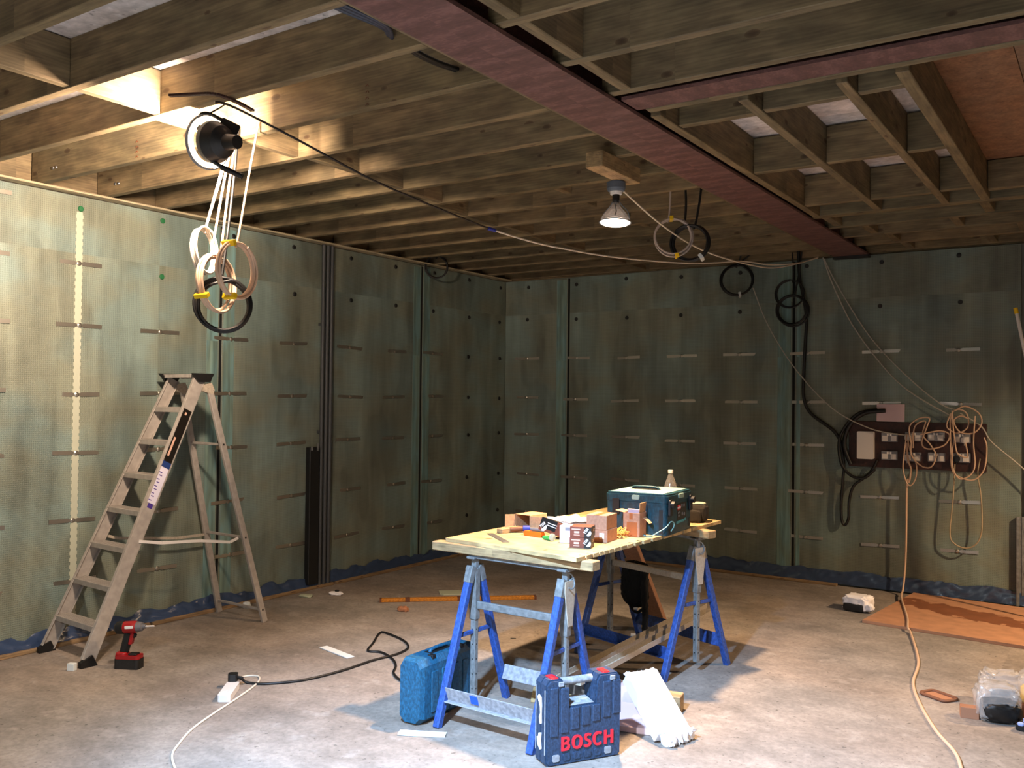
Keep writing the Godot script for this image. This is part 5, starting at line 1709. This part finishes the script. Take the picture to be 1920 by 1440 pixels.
# turns of cable round «c», lying in the plane across «n», with a tail up to «tail»
func coil(c: Vector3, n: Vector3, radius: float, turns: int, r: float, m: Material, tails: Array, tapes: Array, sd: int, label: String, group: String, tall := 1.0) -> void:
	var t := thing("cable_coil", label, "cable coil", c, 0.0, group)
	var g := RandomNumberGenerator.new()
	g.seed = sd
	n = n.normalized()
	var x := Vector3.UP.cross(n).normalized()
	var y := n.cross(x)
	var pts := []
	for k in turns:
		var off := n * (k - turns / 2.0) * r * 1.15 + (x * g.randf_range(-1, 1) + y * g.randf_range(-1, 1)) * radius * 0.06
		var rr := radius * g.randf_range(0.92, 1.03)
		for q in 14:
			var a := TAU * (q / 14.0) + PI / 2
			pts.append(off + x * cos(a) * rr + y * sin(a) * rr * tall + n * r * 1.15 * q / 14.0)
	var st := S()
	tube(st, smooth_path(pts, 3), r, 7)
	obj("turns", st, m, t)
	for tail in tails:
		st = S()
		var from: Vector3 = y * radius * tall * 0.97 + x * g.randf_range(-0.3, 0.3) * radius
		var to: Vector3 = tail - c
		tube(st, smooth_path([from - y * 0.02 - x * 0.01, from.lerp(to, 0.1), from.lerp(to, 0.55) + x * g.randf_range(-0.008, 0.008), to], 5), r, 7)
		obj("tail", st, m, t)
	for a in tapes:
		st = S()
		var p: Vector3 = x * cos(a) * radius + y * sin(a) * radius * tall
		box(st, Transform3D(Basis(x * -sin(a) + y * cos(a), x * cos(a) + y * sin(a), n), p), Vector3(0.022, r * 4.5, r * turns * 2.4), 0.002)
		lab(obj("tape", st, M.yellow_tape if m != M.cable_black else M.white_block, t), "tape wrap")

func build_cables() -> void:
	var P := {
		"c1black": [V(2.303, 2.876, 5.654), V(2.322, 2.874, 5.561), V(2.389, 2.795, 5.243), V(2.476, 2.683, 4.823), V(2.576, 2.597, 4.340), V(2.639, 2.550, 4.039)],
		"c1white": [V(2.639, 2.550, 4.039), V(2.698, 2.525, 3.758), V(2.759, 2.515, 3.465), V(2.874, 2.523, 2.911), V(3.047, 2.581, 2.081), V(3.177, 2.670, 1.455), V(3.258, 2.689, 1.067), V(3.345, 2.746, 0.648), V(3.425, 2.836, 0.268)],
		"c2": [V(3.272, 2.777, 3.674), V(3.296, 2.663, 3.238), V(3.319, 2.595, 2.824), V(3.341, 2.571, 2.424), V(3.370, 2.579, 1.882), V(3.398, 2.615, 1.368), V(3.430, 2.726, 0.786), V(3.454, 2.833, 0.343)],
		"c3": [V(3.418, 2.870, 0.060), V(3.497, 2.644, 0.060), V(3.665, 2.277, 0.060), V(3.898, 1.937, 0.060), V(4.110, 1.711, 0.060), V(4.396, 1.524, 0.060), V(4.514, 1.474, 0.060)],
		"c4": [V(3.428, 2.860, 0.060), V(3.543, 2.617, 0.060), V(3.811, 2.167, 0.060), V(4.110, 1.823, 0.060), V(4.356, 1.602, 0.060), V(4.475, 1.547, 0.060)],
		"c5": [V(2.805, 2.633, 0.100), V(2.945, 2.286, 0.100), V(3.188, 1.897, 0.100), V(3.513, 1.546, 0.100), V(3.823, 1.379, 0.100), V(4.077, 1.332, 0.100), V(4.160, 1.348, 0.100)],
		"c6": [V(4.520, 1.518, 0.100), V(4.674, 1.414, 0.100), V(4.750, 1.290, 0.100), V(4.971, 1.090, 0.100), V(5.221, 0.819, 0.100)],
		"k1": [V(3.197, 2.952, 0.040), V(3.208, 2.712, 0.040), V(3.247, 2.518, 0.040), V(3.272, 2.327, 0.040), V(3.263, 2.137, 0.040), V(3.251, 1.851, 0.040), V(3.252, 1.637, 0.040), V(3.314, 1.496, 0.040), V(3.499, 1.359, 0.040), V(3.567, 1.268, 0.040)],
		"k2": [V(3.570, 1.269, 0.050), V(3.602, 1.062, 0.050), V(3.594, 0.923, 0.050), V(3.581, 0.691, 0.050), V(3.591, 0.562, 0.050), V(3.618, 0.537, 0.050), V(3.644, 0.604, 0.050), V(3.648, 0.742, 0.050), V(3.683, 0.873, 0.050), V(3.770, 0.951, 0.050), V(3.840, 1.028, 0.050), V(3.878, 1.112, 0.050)],
		"k3": [V(3.877, 1.538, 0.055), V(3.725, 1.503, 0.055), V(3.615, 1.386, 0.055), V(3.562, 1.245, 0.055), V(3.585, 1.061, 0.055), V(3.670, 0.964, 0.055), V(3.772, 0.952, 0.055), V(3.858, 1.029, 0.055)],
		"k4": [V(3.943, 1.530, 0.060), V(3.770, 1.504, 0.060), V(3.647, 1.387, 0.060), V(3.608, 1.224, 0.060), V(3.662, 1.065, 0.060)],
		"b1": [V(4.121, 1.334, 0.110), V(4.101, 1.178, 0.110), V(4.093, 1.045, 0.110), V(4.122, 0.936, 0.110), V(4.155, 0.916, 0.110), V(4.192, 0.984, 0.110), V(4.195, 1.094, 0.110), V(4.154, 1.180, 0.110), V(4.129, 1.290, 0.110)],
		"b2": [V(4.172, 1.358, 0.120), V(4.156, 1.181, 0.120), V(4.226, 1.087, 0.120), V(4.306, 1.074, 0.120), V(4.346, 1.167, 0.120), V(4.306, 1.253, 0.120), V(4.245, 1.338, 0.120), V(4.265, 1.448, 0.120), V(4.184, 1.402, 0.120), V(4.172, 1.226, 0.120)],
		"b3": [V(4.157, 1.269, 0.130), V(4.145, 1.401, 0.130), V(4.214, 1.469, 0.130), V(4.295, 1.475, 0.130), V(4.279, 1.405, 0.130), V(4.239, 1.272, 0.130), V(4.288, 1.222, 0.130), V(4.407, 1.257, 0.130), V(4.446, 1.344, 0.130), V(4.367, 1.372, 0.130), V(4.227, 1.338, 0.130)],
		"b4": [V(4.454, 1.517, 0.110), V(4.423, 1.408, 0.110), V(4.502, 1.359, 0.110), V(4.579, 1.412, 0.110), V(4.567, 1.519, 0.110), V(4.501, 1.548, 0.110), V(4.455, 1.495, 0.110), V(4.451, 1.279, 0.110), V(4.464, 1.064, 0.110), V(4.522, 1.003, 0.110), V(4.619, 0.987, 0.110), V(4.695, 1.076, 0.110), V(4.713, 1.246, 0.110), V(4.694, 1.330, 0.110)],
		"b5": [V(4.485, 1.539, 0.130), V(4.562, 1.575, 0.130), V(4.658, 1.521, 0.130), V(4.677, 1.436, 0.130), V(4.620, 1.363, 0.130), V(4.524, 1.368, 0.130), V(4.477, 1.453, 0.130), V(4.524, 1.497, 0.130), V(4.582, 1.477, 0.130)],
		"b6": [V(4.633, 1.499, 0.140), V(4.622, 1.286, 0.140), V(4.633, 1.117, 0.140), V(4.603, 1.031, 0.140), V(4.526, 0.992, 0.140), V(4.476, 1.067, 0.140), V(4.467, 1.195, 0.140), V(4.487, 1.324, 0.140)],
		"b7": [V(4.565, 1.285, 0.150), V(4.581, 1.200, 0.150), V(4.573, 1.166, 0.150), V(4.508, 1.197, 0.150), V(4.488, 1.303, 0.150), V(4.476, 1.410, 0.150), V(4.468, 1.539, 0.150)],
		"b8": [V(4.117, 1.267, 0.090), V(4.126, 1.134, 0.090), V(4.151, 1.047, 0.090), V(4.135, 0.935, 0.090), V(4.119, 0.934, 0.090), V(4.116, 0.514, 0.090), V(4.109, 0.248, 0.090), V(4.085, 0.002, 0.090)],
		"b8f": [V(4.148, 0.008, 0.449), V(4.361, 0.008, 1.366), V(4.563, 0.008, 2.143), V(4.617, 0.008, 2.622), V(4.716, 0.008, 2.994), V(4.852, 0.008, 3.371), V(4.967, 0.008, 3.615), V(5.018, 0.008, 3.799), V(5.087, 0.008, 4.136)],
		"b9": [V(4.479, 1.106, 0.080), V(4.468, 0.847, 0.080), V(4.445, 0.543, 0.080), V(4.481, 0.460, 0.080), V(4.566, 0.434, 0.080), V(4.643, 0.484, 0.080), V(4.677, 0.606, 0.080), V(4.669, 0.860, 0.080), V(4.646, 1.029, 0.080), V(4.664, 1.158, 0.080)],
		"floorblack": [V(1.501, 0.007, 4.863), V(1.587, 0.007, 4.813), V(1.684, 0.007, 4.766), V(1.800, 0.007, 4.599), V(1.848, 0.007, 4.355), V(1.851, 0.007, 4.088), V(1.879, 0.007, 3.926), V(1.860, 0.007, 3.793), V(1.804, 0.007, 3.711), V(1.692, 0.007, 3.633), V(1.491, 0.007, 3.563), V(1.453, 0.007, 3.591), V(1.583, 0.007, 3.795), V(1.683, 0.007, 3.953), V(1.774, 0.007, 3.930), V(1.920, 0.007, 3.996), V(2.033, 0.007, 4.091), V(2.119, 0.007, 4.209), V(2.234, 0.007, 4.285), V(2.301, 0.007, 4.296)],
		"floorwhite": [V(1.485, 0.005, 4.832), V(1.478, 0.005, 4.741), V(1.519, 0.005, 4.699), V(1.574, 0.005, 4.720), V(1.649, 0.005, 4.818), V(1.752, 0.005, 5.038), V(1.834, 0.005, 5.236), V(1.927, 0.005, 5.431), V(2.035, 0.005, 5.583), V(2.118, 0.005, 5.676), V(2.251, 0.005, 5.758), V(2.419, 0.005, 5.836)],
	}
	# lead of the ring lamp, dark then white, to the end of the steel beam
	var t := cable(P.c1black, 0.0055, M.cable_brown, "dark lead from the black ring lamp across the room, joined on to white flex halfway")
	var st := S()
	tube(st, smooth_path(P.c1white, 6), 0.0055, 7)
	lab(room("white_sheath", st, M.cable_white, t), "white flex joined on")
	st = S()
	tube(st, [P.c1white[0].lerp(P.c1black[4], 0.04), P.c1white[0].lerp(P.c1white[1], 0.15)], 0.011, 8)
	lab(room("joint", st, M.tool_blue, t), "blue in-line joint")
	cable(P.c2, 0.0055, M.cable_white, "white lead sagging from the reflector lamp over the table to the steel beam's end")
	cable(P.c3, 0.0055, M.cable_grey_white, "pale cable from the steel beam's end down to the power board, left of two", "pale cables down the back wall")
	cable(P.c4, 0.005, M.cable_grey_white, "pale cable from the steel beam's end down to the power board, right of two", "pale cables down the back wall")
	cable(P.c5, 0.005, M.cable_grey_white, "pale cable curving from the black coil under the joists to the power board's upper sockets")
	cable(P.c6, 0.0055, M.cable_grey_white, "pale cable leaving the power board towards the right edge of the picture")
	cable(P.k1, 0.0145, M.cable_black, "thick black cable from the joists down the back wall to the power board")
	cable(P.k2, 0.012, M.cable_black, "black cable hanging in a long narrow loop below the power board's left end")
	cable(P.k3, 0.013, M.cable_black, "thick black cable looped round the power board's left end, outer of two")
	cable(P.k4, 0.018, M.cable_black, "thick black cable looped round the power board's left end, inner of two")
	var names_b := {"b1": "beige flex in a long loop under the power board's second sockets", "b2": "beige flex in a figure of eight over the power board's third sockets", "b3": "beige flex looped loosely across the top of the power board's middle sockets", "b4": "beige flex in a wide hanging loop round the power board's right sockets", "b5": "beige flex coiled in small rings at the power board's top right corner", "b6": "beige flex hanging in a tall loop at the power board's right end", "b7": "beige flex from the round white plug on the power board's right"}
	for k in names_b: cable(P[k], 0.0058, M.cable_beige, names_b[k], "tangled beige flexes on the power board", "flex")
	cable(P.b9, 0.0058, M.cable_beige_dim, "beige flex hanging in a long U nearly to the floor right of the power board", "tangled beige flexes on the power board", "flex")
	var drop: Array = P.b8.duplicate()
	drop.pop_back()
	drop.append_array([V(4.100, 0.060, 0.13), V(4.112, 0.040, 0.25), V(4.150, 0.032, 0.449), V(4.300, 0.031, 1.05), V(4.361, 0.030, 1.366), V(4.40, 0.012, 1.47)])
	for k in range(2, P.b8f.size()): drop.append(P.b8f[k])
	cable(drop, 0.0085, M.cable_beige, "long beige extension lead from the power board down over the orange board", "", "extension_lead")
	var lead: Array = P.floorblack.duplicate()
	lead[0] = V(1.545, 0.045, 4.875)
	lead.insert(1, V(1.565, 0.030, 4.840))
	cable(lead, 0.0075, M.cable_black, "black lead looping over the floor from the plug to the teal tool case", "", "power_lead")
	cable(P.floorwhite, 0.0055, M.cable_white, "white lead curving over the floor from the extension socket to the bottom of the picture", "", "extension_lead")
	# coils of first-fix cable
	var hang := "cable coils hanging below the ring lamp"
	coil(V(1.868, 2.300, 5.36), V(0.88, 0.05, -0.45), 0.112, 5, 0.0062, M.cable_white, [V(1.885, 2.935, 5.222), V(1.915, 2.935, 5.222)], [], 1, "white cable coil hanging edge-on, uppermost left below the ring lamp", hang)
	coil(V(2.104, 2.188, 5.36), V(0.98, 0.0, -0.20), 0.134, 5, 0.0060, M.cable_beige, [V(2.085, 2.935, 5.222)], [2.0, -1.9], 2, "beige cable coil with yellow tape, the wide right one below the ring lamp", hang)
	coil(V(1.977, 2.132, 5.375), V(0.94, 0.05, -0.31), 0.138, 5, 0.0060, M.cable_beige, [V(1.905, 2.935, 5.222), V(1.925, 2.935, 5.222)], [-2.6], 3, "beige cable coil hanging edge-on in the middle of the bundle below the ring lamp", hang)
	coil(V(1.985, 2.030, 5.34), V(0.78, 0.05, 0.55), 0.125, 6, 0.0075, M.cable_black, [V(1.935, 2.935, 5.222)], [], 4, "black cable coil, lowest of the bundle below the ring lamp", hang)
	var near := "cable coils hanging beside the lamp over the table"
	coil(V(3.292, 2.604, 3.0), V(0.50, 0.05, 0.85), 0.118, 4, 0.0060, M.cable_pale, [V(3.275, 2.95, 3.0)], [1.65, -1.35], 5, "pale cable coil with yellow tape right of the reflector lamp", near)
	coil(V(3.385, 2.565, 2.95), V(0.30, 0.05, 0.95), 0.112, 5, 0.0075, M.cable_black, [V(3.44, 2.95, 2.9), V(3.35, 2.95, 2.95)], [-0.9], 6, "black cable coil behind the pale one, right of the reflector lamp", near)
	var wall := "black cable coils hanging before the back wall"
	coil(V(2.660, 2.715, 0.12), V(0.35, 0.1, 0.9), 0.142, 4, 0.0085, M.cable_black, [V(2.78, 2.93, 0.14), V(2.70, 2.93, 0.14)], [-1.4], 7, "black cable coil under the joists between the two seams of the back wall", wall)
	coil(V(3.145, 2.560, 0.10), V(0.15, 0.0, 0.98), 0.125, 2, 0.0065, M.cable_black, [V(3.16, 2.93, 0.10)], [], 8, "thin black cable coil over the right seam of the back wall, upper of two", wall)
	coil(V(3.160, 2.415, 0.09), V(0.1, 0.0, 0.98), 0.135, 4, 0.0080, M.cable_black, [V(3.24, 2.93, 0.09)], [], 9, "black cable coil over the right seam of the back wall, lower of two", wall)
	coil(V(0.14, 2.850, 1.390), V(0.62, 0.0, 0.75), 0.105, 3, 0.0075, M.cable_black, [V(0.15, 2.95, 1.40)], [], 10, "small black cable coil at the top of the left wall's far seam", wall)
	# cables that lie between the joists by the beam
	for k in 3: cable([V(3.25 + 0.02 * k, 2.990, 6.00), V(3.33 + 0.02 * k, 2.945, 5.93), V(3.385 + 0.012 * k, 2.925, 5.78), V(3.30 + 0.01 * k, 2.960 - 0.008 * k, 5.645)], 0.0085, M.cable_slate, ["slate grey cable in the bay beside the steel beam's near end, left of three", "slate grey cable in the bay beside the steel beam's near end, middle of three", "slate grey cable in the bay beside the steel beam's near end, right of three"][k], "slate cables between the joists")
	for k in 2: cable([V(3.335 + 0.014 * k, 2.925, 5.59), V(3.325 + 0.014 * k, 2.925, 5.48), V(3.305 + 0.014 * k, 2.940, 5.35), V(3.285 + 0.012 * k, 2.965, 5.208)], 0.010, M.cable_black, ["black cable end poking between the joists beside the steel beam, left of two", "black cable end poking between the joists beside the steel beam, right of two"][k], "black cables between the joists")
